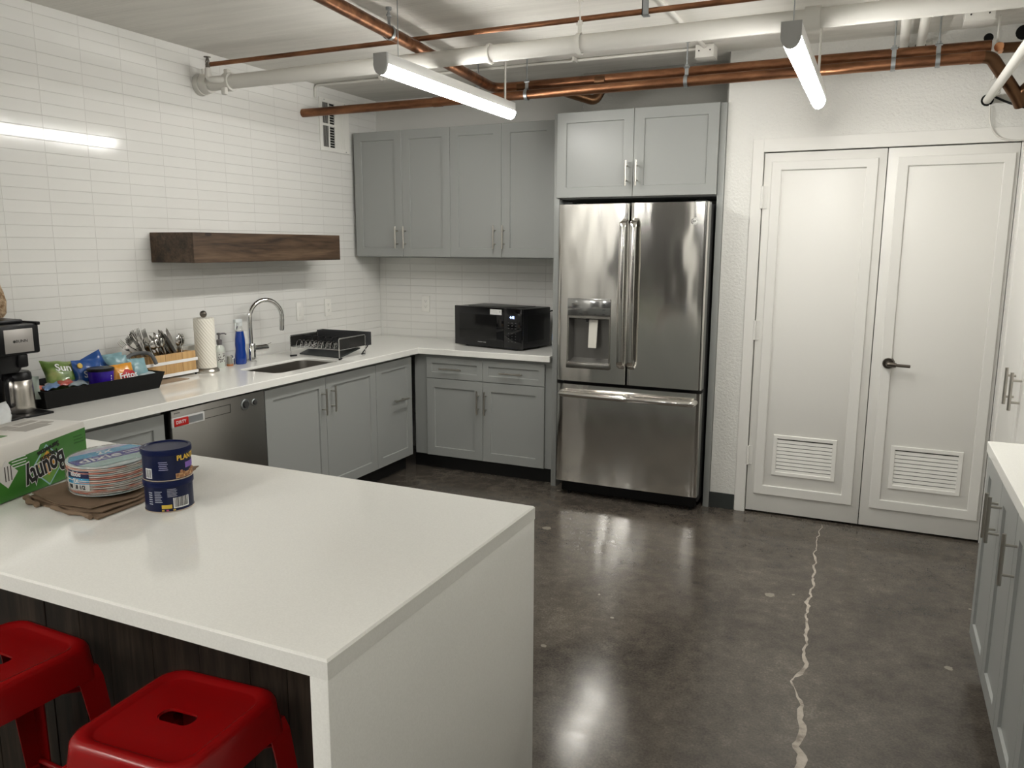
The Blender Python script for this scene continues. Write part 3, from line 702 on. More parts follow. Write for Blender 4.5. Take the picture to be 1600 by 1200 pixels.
fixture('lit linear ceiling light on the right, in front of the white double doors', 3.285, -2.358, -1.040, 2.352, ((-2.30, .0022), (-1.14, .006)))
for x, nm in ((.50, 'added leftmost one'), (1.85, 'middle'), (3.285, 'rightmost')):  # leftmost lamp added near the wall to brighten what the refrigerator reflects
    fixture('lit linear ceiling light behind the camera, %s of the rear row' % nm, x, -7.1, -5.78, 2.40, ((-6.95, .0022), (-5.9, .006)), 'linear ceiling lights out of frame')

# ================================================================== PIPES
def pipe(name, label, cat, pts, r, m, fr=0, n=18, group=None):
    bm = B(); tube(bm, fillet(pts, fr) if fr else pts, r, n); return solo(name, bm, m, label, cat, group, 60)
YW, ZW = -1.767, 2.501
t = thing('white_pipe', 'thick white painted pipe crossing the whole kitchen under the ceiling', 'pipe', (2, YW, ZW))
bm = B(); cyl(bm, (0, YW, ZW), (4.68, YW, ZW), .0385, n=24); part('pipe', bm, PIPEW, t)
bm = B(); cyl(bm, (.002, YW, ZW), (.035, YW, ZW), .060, n=28); cyl(bm, (.035, YW, ZW), (.085, YW, ZW), .054, .050, 28); cyl(bm, (.03, YW, ZW+.05), (.03, YW, ZW+.085), .008); part('wall_flange', bm, PIPEW, t)
for cx in (1.85, 3.27):
    bm = B(); cyl(bm, (cx, YW, ZW), (cx+(.06 if cx > 3 else .012), YW, ZW), .047, n=24); part('coupling', bm, PIPEW, t)
bm = B(); cyl(bm, (.205, YW, ZW), (.245, YW, ZW), .050, n=24); box(bm, (.21, YW-.056, ZW-.075), (.24, YW-.03, ZW-.035), .006); box(bm, (.21, YW-.03, ZW+.035), (.24, YW-.0, ZW+.065), .006); part('branch_clamp', bm, PIPEW, t)
# sprinkler teed off the pipe
t = thing('sprinkler_head', 'upright sprinkler head on a white elbow near the left wall', 'sprinkler', (.15, YW-.07, ZW))
bm = B(); tube(bm, fillet([(.222, YW-.04, ZW+.005), (.19, YW-.075, ZW+.0), (.150, YW-.08, ZW+.005), (.148, YW-.08, ZW+.065)], .03), .0165, 14); part('elbow', bm, PIPEW, t)
bm = B(); c = Vector((.148, YW-.08, ZW+.065)); cyl(bm, c, c+Vector((0, 0, .022)), .012)
for s in (-1, 1): tube(bm, [c+Vector((s*.006, 0, .02)), c+Vector((s*.012, 0, .035)), c+Vector((s*.004, 0, .056))], .003, 8)
cyl(bm, c+Vector((0, 0, .020)), c+Vector((0, 0, .05)), .003); cyl(bm, c+Vector((0, 0, .056)), c+Vector((0, 0, .059)), .019, .020); part('sprinkler', bm, PEWTER, t)
pipe('copper_pipe', 'thin copper pipe running just below the ceiling beside the white pipe', 'pipe', [(0.0, -1.70, 2.625), (4.68, -1.70, 2.625)], .0125, COPPER)
bm = B(); cyl(bm, (0, -.868, 2.478), (3.975, -.868, 2.478), .027, n=20)
t = thing('copper_pipe', 'copper pipe starting at the left wall in front of the vent grille', 'pipe', (2, -.868, 2.478)); part('pipe', bm, COPPER, t)
for a in (1.02, 3.93):
    bm = B(); cyl(bm, (a, -.868, 2.478), (a+.06, -.868, 2.478), .030, n=20); part('coupling', bm, COPPER, t)
bm = B(); tube(bm, fillet([(3.975, -.868, 2.478), (4.018, -.868, 2.472), (4.142, -.82, 2.300), (4.165, -.79, 2.262)], .05), .029, 16)
part('drain_bend', bm, BROWNP, t, label='dark brown angled bend')
bm = B(); tube(bm, [(4.135, -.80, 2.285), (4.30, -.90, 2.46), (4.40, -.95, 2.52)], .029, 16); part('riser', bm, BROWNP, t, label='dark brown branch rising to the right')
t = thing('copper_pipe', 'large copper pipe running diagonally overhead then along the back wall', 'pipe', (1.5, -1.5, 2.575))
ZB = 2.578
bm = B(); tube(bm, fillet([(1.66, -5.5, 2.655), (1.478, -2.537, 2.594), (1.40, -.78, 2.545), (4.02, -.78, 2.540)], .09, 8), .029, 18); part('pipe', bm, COPPER, t)
bm = B(); cyl(bm, (1.56, -.78, 2.535), (1.62, -.78, 2.535), .034, n=18); part('coupling', bm, BROWNP, t)
bm = B(); cyl(bm, (2.05, -.78, 2.536), (2.11, -.78, 2.536), .034, n=18); part('coupling', bm, BROWNP, t)
bm = B(); tube(bm, fillet([(1.79, -.74, 2.520), (1.985, -.60, 2.461), (2.032, -.60, 2.54)], .035), .029, 16); part('branch', bm, BROWNP, t, label='short dark branch bending up to the wall')
t = thing('copper_pipe', 'short copper pipe with a bright open union at the top right edge', 'pipe', (4.1, -.84, 2.54))
bm = B(); cyl(bm, (4.062, -.70, 2.545), (4.66, -.70, 2.53), .024, n=18); part('pipe', bm, BROWNP, t)
bm = B(); cyl(bm, (4.056, -.735, 2.545), (4.066, -.70, 2.545), .021, .026, n=20); part('union', bm, mat('bright_copper', (.75, .38, .2), .25, 1), t, label='bright copper union end')
for k, (x, z) in enumerate(((3.645, 2.620), (3.723, 2.622))):
    pipe('white_pipe', ('left' if k == 0 else 'right')+' one of two thin white pipes entering the wall above the double doors', 'pipe', [(x, YD+.02, z), (x, -3.2, z)], .0215, PIPEW)
    bm = B(); cyl(bm, (x, YD-.0015, z), (x, YD, z), .027, n=20); struct('trim_%d' % (3+k), bm, BLKM)
t = thing('white_pipe', 'slanting-looking white pipe at the right edge entering a dark wall hole', 'pipe', (4.058, -1.5, 2.34))
bm = B(); cyl(bm, (4.050, YD-.001, 2.336), (4.050, -3.2, 2.336), .020, n=18); part('pipe', bm, PIPEW, t)
bm = B(); cyl(bm, (4.050, YD-.004, 2.336), (4.050, YD, 2.336), .029, n=20); part('hole_collar', bm, BLKM, t)
for k, (x, z, r) in enumerate(((4.028, 2.637, .022), (4.178, 2.648, .036))):
    bm = B(); cyl(bm, (x, YD-.0015, z), (x, YD, z), r, n=14); struct('trim_%d' % (5+k), bm, BLKM)
# hangers
def hanger(label, x, y, zp, r, strut=False, rod=.004, m=GALV):
    t = thing('pipe_hanger', label, 'pipe hanger', (x, y, ZC), 0, 'steel pipe hangers')
    bm = B(); cyl(bm, (x, y, ZC-.012), (x, y, ZC), .014, n=12); cyl(bm, (x, y, zp+r+.05), (x, y, ZC), rod, n=8); part('threaded_rod', bm, m, t)
    bm = B()
    lp = []
    for i in range(25):
        a = 2*PI*i/24; p = Vector((x, y+math.sin(a)*(r+.003), zp+math.cos(a)*(r+.003)))
        lp.append([p+Vector((s*.010, 0, 0))+Vector((0, math.sin(a), math.cos(a)))*q for s, q in ((-1, 0), (1, 0), (1, .002), (-1, .002))])
    loft(bm, lp)
    box(bm, (x-.010, y-.002, zp+r), (x+.010, y+.002, zp+r+.06)); cyl(bm, (x-.016, y, zp+r+.045), (x+.016, y, zp+r+.045), .006, n=6)
    part('clevis_strap', bm, m, t); return t
hanger('steel hanger on the copper pipe right of the left light', 1.652, -.868, 2.478, .028)
hanger('steel hanger on the copper pipe above the right refrigerator cabinet door', 2.593, -.868, 2.478, .028)
hanger('steel hanger on the copper pipe above the split of the double doors', 3.603, -.868, 2.478, .028)
hanger('steel hanger on the copper pipe above the right-hand closet door', 3.795, -.868, 2.478, .028)
hanger('steel hanger on the copper pipe behind the left light', 1.331, -.868, 2.478, .028)
hanger('white hanger strap around the thick white pipe', 2.308, YW, ZW, .0405, m=PIPEW)
hanger('steel hanger clamp on the large diagonal copper pipe', 1.455, -2.02, 2.579, .029).rotation_euler = (0, 0, PI/2)
t = thing('strut_hanger', 'grey slotted steel strut holding the thin copper pipe at top centre', 'pipe hanger', (2.593, -1.70, 2.6))
bm = B(); box(bm, (2.578, -1.716, 2.606), (2.608, -1.712, ZC)); box(bm, (2.578, -1.716, 2.606), (2.582, -1.69, ZC)); box(bm, (2.578, -1.716, 2.604), (2.608, -1.684, 2.608)); part('channel', bm, GALV, t)
# conduit, boxes, cables
t = thing('conduit', 'thin white conduit along the ceiling ending at the junction box', 'conduit', (1.3, -.74, 2.67))
bm = B(); tube(bm, fillet([(.012, -.74, 2.60), (.012, -.74, 2.678), (2.60, -.70, 2.678)], .03), .0085, 10); part('tube', bm, PIPEW, t)
for x in (.55, 1.9):
    bm = B(); box(bm, (x-.006, -.765, 2.666), (x+.006, -.70, 2.6895)); part('strap', bm, PIPEW, t)
def jbox(label, c, hx, hy, hz):
    t = thing('junction_box', label, 'junction box', c)
    bm = B(); box(bm, (c[0]-hx, c[1]-hy, c[2]-hz), (c[0]+hx, c[1]+hy, c[2]+hz), .003); part('box', bm, PIPEW, t)
    bm = B(); box(bm, (c[0]-hx-.002, c[1]-hy-.002, c[2]-hz-.003), (c[0]+hx+.002, c[1]+hy+.002, c[2]-hz), .001); part('cover', bm, PIPEW, t)
    for s in (-.6, .6):
        bm = B(); cyl(bm, (c[0]+s*hx, c[1]-hy-.003, c[2]), (c[0]+s*hx, c[1]-hy+.001, c[2]), .004, n=8); part('screw', bm, INKK, t)
jbox('white junction box on the ceiling in front of the refrigerator cabinet', (2.66, -.70, 2.655), .050, .055, .033)
jbox('white junction box on the ceiling near the top right corner', (3.950, -.88, 2.655), .062, .055, .027)
pipe('conduit', 'white conduit running from the ceiling box toward the camera past the white pipe', 'conduit', [(2.66, -.70, 2.676), (2.62, -2.9, 2.676)], .011, PIPEW)
pipe('cable', 'thin white cable looping down from the pipe hole at right', 'cable', fillet([(4.062, YD-.02, 2.31), (4.068, YD-.02, 2.22), (4.105, YD-.02, 2.15), (4.19, YD-.02, 2.125), (4.26, YD-.02, 2.14)], .05), .0045, PIPEW)
pipe('cable', 'black cable running right from the pipe hole at right', 'cable', fillet([(4.07, YD-.006, 2.355), (4.15, YD-.02, 2.31), (4.30, YD-.05, 2.25)], .04), .0055, BLK)
t = thing('cable_hanger', 'thin white hanging rod beside the slanting white pipe', 'pipe hanger', (4.05, -.72, 2.55))
bm = B(); cyl(bm, (4.05, -.72, 2.40), (4.05, -.72, ZC), .006, n=8); part('rod', bm, PIPEW, t)
bm = B(); tube(bm, [(4.05, -.72, 2.41), (4.035, -.72, 2.39), (4.035, -.72, 2.335), (4.058, -.72, 2.315), (4.082, -.72, 2.335), (4.075, -.72, 2.39), (4.05, -.72, 2.41)], .003, 6); part('loop', bm, PIPEW, t)

# ================================================================== FAUCET AND SINK-SIDE THINGS
t = thing('faucet', 'chrome gooseneck pull-down kitchen faucet behind the sink', 'faucet', (.12, -1.60, ZT))
bm = B(); lathe(bm, [(.031, 0), (.031, .006), (.0285, .008), (.0285, .108), (.026, .112), (.001, .112)], (.12, -1.60, ZT)); part('base', bm, CHROME, t)
bm = B(); P = [(.12, -1.60, ZT+.11)]
cx, cz, rr = .235, 1.155, .113   # arc in a plane turned toward the sink and window end
du = Vector((.34, .94, 0)).normalized(); o = Vector((.12, -1.60, 0))
P += [Vector((o.x, o.y, 1.02)), Vector((o.x, o.y, 1.10))]
R = .110
for i in range(15):
    a = PI-PI*1.06*i/14; P.append(o+du*(R+R*math.cos(a))+Vector((0, 0, 1.153+R*math.sin(a))))
tube(bm, P, .0145, 16); part('spout', bm, CHROME, t)
bm = B(); e = P[-1]; d = (Vector(P[-1])-Vector(P[-2])).normalized(); cyl(bm, e-d*.005, e+d*.062, .0165, .0155, 18); cyl(bm, e+d*.062, e+d*.067, .012, n=14); part('spray_head', bm, CHROME, t)
bm = B(); hp = Vector((.12, -1.60, ZT+.075)); hd = Vector((.15, .98, .0)).normalized()
cyl(bm, hp+hd*.018, hp+hd*.110, .0245, n=18); sphere(bm, hp+hd*.110, .0243, 14); cyl(bm, hp+hd*.11+Vector((0, 0, .012)), hp+hd*.155+Vector((0, 0, .026)), .004, .003, 8); part('lever', bm, CHROME, t)
# paper towel
px, py = .182, -2.025
t = thing('towel_holder', 'brushed metal paper towel holder with round base and ball finial', 'holder', (px, py, ZT))
bm = B(); lathe(bm, [(.067, 0), (.070, .006), (.068, .014), (.060, .022), (.012, .024), (.001, .024)], (px, py, ZT), 36); part('base', bm, NICKEL, t)
bm = B(); cyl(bm, (px, py, ZT+.02), (px, py, ZT+.315), .007); part('rod', bm, NICKEL, t)
bm = B(); sphere(bm, (px, py, ZT+.328), .0195, 20); part('finial', bm, PEWTER, t)
bm = B(); lathe(bm, [(.018, .0), (.055, .0), (.056, .003), (.056, .277), (.055, .28), (.018, .28)], (px, py, ZT+.025), 40)
solo('paper_towel_roll', bm, PAPER, 'quilted white paper towel roll standing on the metal holder', 'paper towel')
# dish soap bottle (blue)
t = thing('dish_soap_bottle', 'clear bottle of blue dish soap with spray top beside the faucet', 'bottle', (.14, -1.71, ZT))
def oval(prof, c, k=.7, n=24): return [[(c[0]+k*r*math.cos(2*PI*i/n), c[1]+r*math.sin(2*PI*i/n), c[2]+z) for i in range(n)] for r, z in prof]
bm = B(); loft(bm, oval([(.035, .001), (.040, .006), (.040, .05), (.034, .09), (.036, .12), (.034, .155), (.027, .20)], (.14, -1.71, ZT))); part('soap', bm, mat('blue_liquid', (.004, .04, .27), .08, coat=.5), t, label='blue soap filled body')
bm = B(); loft(bm, oval([(.027, .2005), (.023, .215), (.018, .226), (.016, .232)], (.14, -1.71, ZT))); part('neck', bm, GLASSC, t)
bm = B(); c = (.14, -1.71, ZT+.232); cyl(bm, c, (c[0], c[1], c[2]+.02), .017); box(bm, (c[0]-.012, c[1]-.038, c[2]+.02), (c[0]+.012, c[1]+.016, c[2]+.042), .005); cyl(bm, (c[0], c[1]-.030, c[2]+.022), (c[0], c[1]-.036, c[2]-.02), .004)
part('spray_top', bm, mat('frosted_white', (.70, .74, .74), .3, alpha=1), t)
# hand soap pump
t = thing('soap_dispenser', 'clear patterned hand soap bottle with grey pump behind the paper towel', 'bottle', (.125, -1.862, ZT))
c = (.125, -1.862, ZT)
bm = B(); loft(bm, oval([(.030, 0), (.034, .004), (.034, .10), (.030, .118), (.014, .132), (.013, .136)], c, .65)); part('bottle', bm, mat('soap_clear', (.62, .66, .60), .12, coat=.3), t)
bm = B(); loft(bm, oval([(.0345, .03), (.0345, .095)], c, .67), False, False); part('label', bm, mat('soap_label', (.55, .56, .52), .4), t)
random.seed(11)
bm = B()
for k in range(26):
    a = random.uniform(-.9, 1.3); z = random.uniform(.034, .09); s = .003; q = [(c[0]+.67*.0349*math.cos(a+u), c[1]+.0349*math.sin(a+u), c[2]+z+v) for u, v in ((-.1, -s), (.1, -s), (.1, s), (-.1, s))]
    bm.faces.new([bm.verts.new(p) for p in q])
part('label_print', bm, mat('label_dark', (.07, .05, .05)), t)
bm = B(); lathe(bm, [(.015, .134), (.016, .160), (.012, .164), (.005, .166), (.005, .190), (.012, .192), (.012, .202), (.001, .204)], c); tube(bm, [(c[0], c[1], c[2]+.198), (c[0]+.012, c[1]+.03, c[2]+.198), (c[0]+.015, c[1]+.042, c[2]+.192)], .0045, 8); part('pump', bm, mat('pump_grey', (.13, .12, .125), .4), t)
# two small jars and stopper
t = thing('small_jar', 'small glass jar with orange base left of the blue soap bottle', 'jar', (.135, -1.797, ZT)); bm = B()
lathe(bm, [(.016, .012), (.0165, .05), (.015, .058), (.001, .058)], (.135, -1.797, ZT)); part('body', bm, mat('tinted_glass', (.40, .40, .36), .1, .4), t)
bm = B(); lathe(bm, [(.019, 0), (.019, .012), (.001, .012)], (.135, -1.797, ZT)); part('base', bm, mat('orange_base', (.42, .16, .06), .5), t)
t = thing('sink_stopper', 'small chrome sink stopper beside the blue soap bottle', 'stopper', (.118, -1.766, ZT)); bm = B()
lathe(bm, [(.019, 0), (.019, .035), (.017, .040), (.001, .040)], (.118, -1.766, ZT)); part('basket', bm, CHROME, t)
bm = B(); sphere(bm, (.118, -1.766, ZT+.050), .011, 12); part('knob', bm, CHROME, t)
# small clear tub behind the cutlery
bm = B(); loft(bm, [[(x, y, z) for x, y in rrect(hx, hy, .02, 5, .055, -2.06)] for hx, hy, z in ((.040, .055, ZT), (.044, .060, ZT+.138), (.047, .063, ZT+.140), (.047, .063, ZT+.148))])
solo('plastic_tub', bm, mat('frosted_tub', (.74, .75, .72), .25), 'frosted clear plastic tub against the wall behind the cutlery caddy', 'tub')

# ================================================================== DISH RACK
RX0, RX1, RY0, RY1 = .190, .575, -1.318, -1.040
t = thing('dish_rack', 'chrome wire dish rack with black side panels right of the sink', 'dish rack', ((RX0+RX1)/2, (RY0+RY1)/2, ZT))
zb, zt = ZT+.062, ZT+.135
CW = mat('chrome_wire', (.62, .62, .61), .2, 1)
bm = B()
for x in (RX0, RX1):
    tube(bm, fillet([(x, RY0, ZT+.004), (x, RY0, zt), (x, RY1, zt), (x, RY1, ZT+.004)], .012, 4), .0035, 8)
    cyl(bm, (x, RY0, zb), (x, RY1, zb), .003, n=8)
for y in (RY0, RY1): cyl(bm, (RX0, y, zb), (RX1, y, zb), .003, n=8)
part('frame', bm, CW, t)
bm = B()
for k in range(12):
    x = RX0+(RX1-RX0)*(k+.5)/12; cyl(bm, (x, RY0, zb+.002), (x, RY1, zb+.002), .0018, n=6)
for k in range(5):
    y = RY0+(RY1-RY0)*(k+.5)/5; cyl(bm, (RX0, y, zb), (RX1, y, zb), .002, n=6)
part('wire_floor', bm, CW, t)
for k in range(11):
    x = RX0+.03+(RX1-RX0-.05)*k/10; bm = B()
    tube(bm, fillet([(x, RY0+.02, zb), (x, RY0+.03, zb+.042), (x, RY0+.075, zb+.042), (x, RY0+.09, zb)], .02, 4), .0022, 6); part('plate_tine', bm, CW, t)
for k in range(6):
    x = RX0+.035+.055*k; bm = B(); cyl(bm, (x-.002, RY0+.13, zb+.002), (x+.002, RY0+.13, zb+.002), .001, n=6) if False else tube(bm, fillet([(x, RY0+.09, zb), (x, RY0+.095, zb+.062), (x, RY0+.17, zb+.062), (x, RY0+.18, zb)], .035, 5), .0045, 8); part('divider', bm, BLK, t)
for x in (RX0, RX1):
    bm = B(); box(bm, (x-.002, RY0+.006, zb+.004), (x+.002, RY1-.004, zt-.004)); part('side_panel', bm, mat('smoke_black_panel', (.022, .021, .020), .22), t)
bm = B(); slab(bm, [(RX0-.01, RY1+.006), (RX1+.004, RY1-.0+.006), (RX1+.004, RY1+.065), (RX0-.01, RY1+.065)], [[(RX0-.006, RY1+.010), (RX0-.006, RY1+.061), (RX1-.0, RY1+.061), (RX1-.0, RY1+.010)]], zb+.002, zt+.012, .001); box(bm, (RX0-.01, RY1+.006, zb-.002), (RX1+.004, RY1+.065, zb+.002))
part('utensil_box', bm, mat('charcoal_plastic', (.03, .031, .033), .4), t)
bm = B()
loft(bm, [[(RX0+.03, RY0+.05, ZT+.010+.0), (RX1-.02, RY0+.03, ZT+.006), (RX1-.02, RY0+.03, ZT+.012), (RX0+.03, RY0+.05, ZT+.018)], [(RX0+.02, RY1-.03, zb-.016), (RX1-.02, RY1-.03, zb-.020), (RX1-.02, RY1-.03, zb-.012), (RX0+.02, RY1-.03, zb-.006)]])
part('drip_tray', bm, mat('slate_tray', (.028, .034, .036), .35), t)
bm = B()
tube(bm, fillet([(RX1, RY1+.03, zb-.004), (RX1-.01, RY1-.03, ZT+.006), (RX1-.03, RY1+.04, ZT+.006)], .01, 4), .004, 8); part('swing_foot', bm, BLK, t)
for x in (RX0, RX1):
    bm = B(); cyl(bm, (x, RY0, ZT), (x, RY0, ZT+.010), .006, n=10); cyl(bm, (x, RY0, ZT+.005), (x+(.03 if x == RX0 else -.0), RY0+.025, ZT+.007), .005, n=8); part('foot_cap', bm, BLK, t)

# ================================================================== MICROWAVE
A = Vector((.845, -.305, ZT)); Bp = Vector((1.437, -.443, ZT)); u = (Bp-A).normalized(); MW = basis(A, u, (0, 0, 1)); wd = (Bp-A).length
t = thing('microwave', 'black countertop microwave with blue clock display under the upper cabinets', 'microwave', (1.18, -.25, ZT), 0)
hh0, hh = .014, .272
bm = B(); box(bm, (.004, hh0, -.345), (wd-.004, hh0+hh, -.022), .006, MW); box(bm, (.09, hh0+hh-.001, -.30), (wd-.10, hh0+hh+.004, -.05), .002, MW); part('body', bm, BLK, t)
bm = B(); box(bm, (0, hh0-.004, -.021), (wd*.745, hh0+hh+.003, .0), .003, MW); dd = part('door', bm, GLOSSBLK, t)
bm = B(); box(bm, (wd*.748, hh0-.004, -.021), (wd, hh0+hh+.003, .0), .003, MW); cp = part('control_panel', bm, GLOSSBLK, t)
bm = B(); box(bm, (.045, .06, .0), (wd*.64, .235, .0006), 0, MW); part('window', bm, mat('microwave_window', (.008, .008, .008), .08), dd)
bm = text_bm('FARBERWARE', .0105, MW @ Matrix.Translation((wd*.42, .040, .0002)), .0002, sx=1.15); part('lettering', bm, mat('grey_ink', (.5, .5, .5)), dd, smooth=0)
bm = B(); box(bm, (wd*.545, .240, .0), (wd*.715, .277, .0006), 0, MW); st = part('sticker', bm, mat('sticker_white', (.75, .75, .73), .5), dd, label='white paper sticker')
bm = B()
for k in range(4): box(bm, (wd*.555, .246+.007*k, .0006), (wd*(.655 if k < 3 else .64), .248+.007*k, .0008), 0, MW)
cyl(bm, (wd*.69, .262, .0006), (wd*.69, .262, .0008), .007, n=12, M=MW); part('sticker_print', bm, mat('grey_ink', (.4, .4, .4)), st)
bm = text_bm('4:42', .023, MW @ Matrix.Translation((wd*.865, .228, .0003)), .0003, bold=.0004); part('clock_digits', bm, mat('blue_led', (.2, .3, 1), emit=(.35, .45, 1.0), estr=3.0), cp, smooth=0)
for r in range(7):
    for q in range(3):
        z = .190-.019*r if r < 3 else .175-.019*r; x = wd*(.815+.05*q)
        bm = B(); s = .0055 if r < 3 else .0028; box(bm, (x-s, z-.0014, 0), (x+s, z+.0014, .0004), 0, MW); part('button_mark', bm, mat('faint_grey_ink', (.16, .16, .16)), cp)
for a in (.07, wd-.07):
    for b in (-.06, -.29):
        bm = B(); cyl(bm, (a, 0, b), (a, hh0+.002, b), .013, n=12, M=MW); part('foot', bm, BLK, t)
bm = B(); box(bm, (wd-.0045, .06, -.27), (wd-.0030, .24, -.07), .0005, MW); part('side_vent', bm, BLKM, t)
bm = B(); tube(bm, fillet([MW @ Vector((wd*.93, .225, -.345)), (1.50, -.06, 1.150), (1.56, -.05, 1.125), (1.62, -.02, 1.13)], .03), .0045, 8); pc_ = part('power_cord', bm, BLK, t)
bm = B(); box(bm, (1.605, -.035, 1.110), (1.650, -.0005, 1.150), .004); part('plug', bm, BLK, pc_)
t = thing('water_bottle', 'small clear water bottle half hidden behind the refrigerator panel', 'bottle', (1.60, -.21, ZT))
bm = B(); lathe(bm, [(.028, 0), (.031, .004), (.031, .04), (.029, .05), (.031, .06), (.031, .12), (.026, .145), (.012, .168), (.0115, .176)], (1.60, -.21, ZT), 20); part('bottle', bm, mat('pet_plastic', (.72, .78, .80), .12, trans=.6, ior=1.2), t)
bm = B(); lathe(bm, [(.0314, .065), (.0316, .066), (.0316, .105), (.0314, .106)], (1.60, -.21, ZT), 20); part('label', bm, mat('bottle_label', (.25, .38, .66), .4), t)
bm = B(); lathe(bm, [(.013, .176), (.013, .19), (.001, .19)], (1.60, -.21, ZT), 16); part('cap', bm, WHITEP, t)

# ================================================================== COFFEE CORNER
t = thing('coffee_maker', 'black coffee maker with silver front plate at the left edge', 'coffee maker', (.26, -3.30, ZT))
cx0, cx1, cy0, cy1 = .10, .448, -3.44, -3.172
bm = B(); box(bm, (cx0, cy0, ZT), (cx1+.01, cy1+.022, ZT+.010), .003); part('warming_base', bm, BLK, t)
bm = B(); box(bm, (cx0, cy0, ZT+.008), (.20, cy1, 1.17), .008); part('column', bm, BLK, t)
bm = B(); box(bm, (cx0, cy0, 1.152), (cx1-.004, cy1, 1.275), .008); box(bm, (cx0+.02, cy0+.02, 1.274), (cx1-.06, cy1-.025, 1.292), .008); box(bm, (cx0, cy1-.012, 1.268), (cx1, cy1+.006, 1.282), .003); part('head', bm, BLK, t)
bm = B(); loft(bm, [[(x, y, z) for x, y in rrect(a, a, a*.5, 6, .34, -3.29)] for a, z in ((.060, 1.075), (.066, 1.085), (.082, 1.155))]); box(bm, (.36, -3.26, 1.095), (.425, -3.215, 1.152), .008); part('brew_funnel', bm, BLK, t)
bm = B(); M = basis((cx1-.004, -3.262, 1.210), (0, 1, 0), (0, 0, 1)); box(bm, (-.061, -.048, 0), (.060, .048, .003), .001, M); fp = part('front_plate', bm, mat('plate_silver', (.42, .40, .38), .4, .5), t, label='silver front plate')
bm = text_bm('BUNN', .017, M @ Matrix.Translation((.010, -.002, .0032)), .0003, sx=1.05)
cyl(bm, (-.021, -.002, .003), (-.021, -.002, .0038), .006, n=6, M=M); part('lettering', bm, INKK, fp, smooth=0)
t = thing('thermal_carafe', 'stainless thermal carafe with black lid standing in the coffee maker', 'carafe', (.345, -3.222, ZT+.010))
bm = B(); lathe(bm, [(.058, 0), (.0605, .004), (.0605, .03), (.058, .10), (.054, .140), (.052, .142)], (.345, -3.222, ZT+.010), 36); part('body', bm, mat('carafe_steel', (.55, .52, .48), .25, 1), t)
bm = B(); lathe(bm, [(.0545, .138), (.055, .144), (.053, .166), (.045, .174), (.001, .174)], (.345, -3.222, ZT+.010), 32); part('lid', bm, BLK, t)
bm = B(); tube(bm, fillet([(.375, -3.267, ZT+.160), (.405, -3.307, ZT+.160), (.405, -3.307, ZT+.05), (.38, -3.272, ZT+.05)], .02), .009, 10); part('handle', bm, BLK, t)
# clear jar of cereal on top of the coffee maker
t = thing('cereal_bag', 'clear bag of tan cereal standing on the coffee maker', 'bag', (.22, -3.26, 1.292))
bm = B(); random.seed(5)
loft(bm, [[(x+random.uniform(-.002, .002), y+random.uniform(-.002, .002), z) for x, y in rrect(a, b, min(a, b)*.7, 5,   .22, -3.245)] for a, b, z in ((.05, .058, 1.293), (.06, .07, 1.31), (.062, .074, 1.36), (.058, .066, 1.40), (.045, .055, 1.44), (.03, .05, 1.47))])
CER = mat('cereal', (.45, .30, .17), .6); bump(CER, noise_tex(CER, coords(CER), 90, 3), 1, .02); _n = noise_tex(CER, coords(CER), 70, 2); lk(CER, ramp(CER, _n, [(.35, (.30, .18, .09)), (.65, (.60, .45, .29))]), bsdf(CER).inputs['Base Color'])
part('contents', bm, CER, t)
def pillow(M, w, h, th, seed, nu=14, nv=14, crimp=True):
    rnd = random.Random(seed); bm = B(); rows = []
    for s in (1, -1):
        g = []
        for j in range(nv+1):
            r = []
            for i in range(nu+1):
                a, b = 2*i/nu-1, 2*j/nv-1
                f = max(0, (1-abs(a)**3))*max(0, (1-abs(b)**2.2))
                k = f**.6*th/2
                n1 = noise.noise(Vector((a*2+seed, b*2, s*3.0)))*.22+noise.noise(Vector((a*5+seed, b*5, s*7.0)))*.10
                pinch = 1-.10*(1-abs(b))*abs(a)**2
                r.append(M @ Vector((a*w/2*pinch, b*h/2, s*k*(1+n1)+.004*math.sin(a*6+seed)*(abs(b)))))
            g.append(r)
        rows.append(g)
    V = [[[bm.verts.new(p) for p in r] for r in g] for g in rows]
    for s in (0, 1):
        for j in range(nv):
            for i in range(nu):
                q = (V[s][j][i], V[s][j][i+1], V[s][j+1][i+1], V[s][j+1][i]); bm.faces.new(q if s == 0 else q[::-1])
    bmesh.ops.remove_doubles(bm, verts=bm.verts[:], dist=.0006)
    return bm
FILM = mat('clear_film', (.86, .88, .89), .15, trans=.55, ior=1.1, spec=.7)
bm = pillow(basis((.56, -3.475, .938), (-.45, .9, .0), (-.15, 0, 1)), .22, .095, .075, 4)
solo('plastic_bag', bm, mat('white_plastic_bag', (.70, .72, .73), .2), 'crumpled white plastic bag on the counter in front of the coffee maker', 'bag', smooth=25)

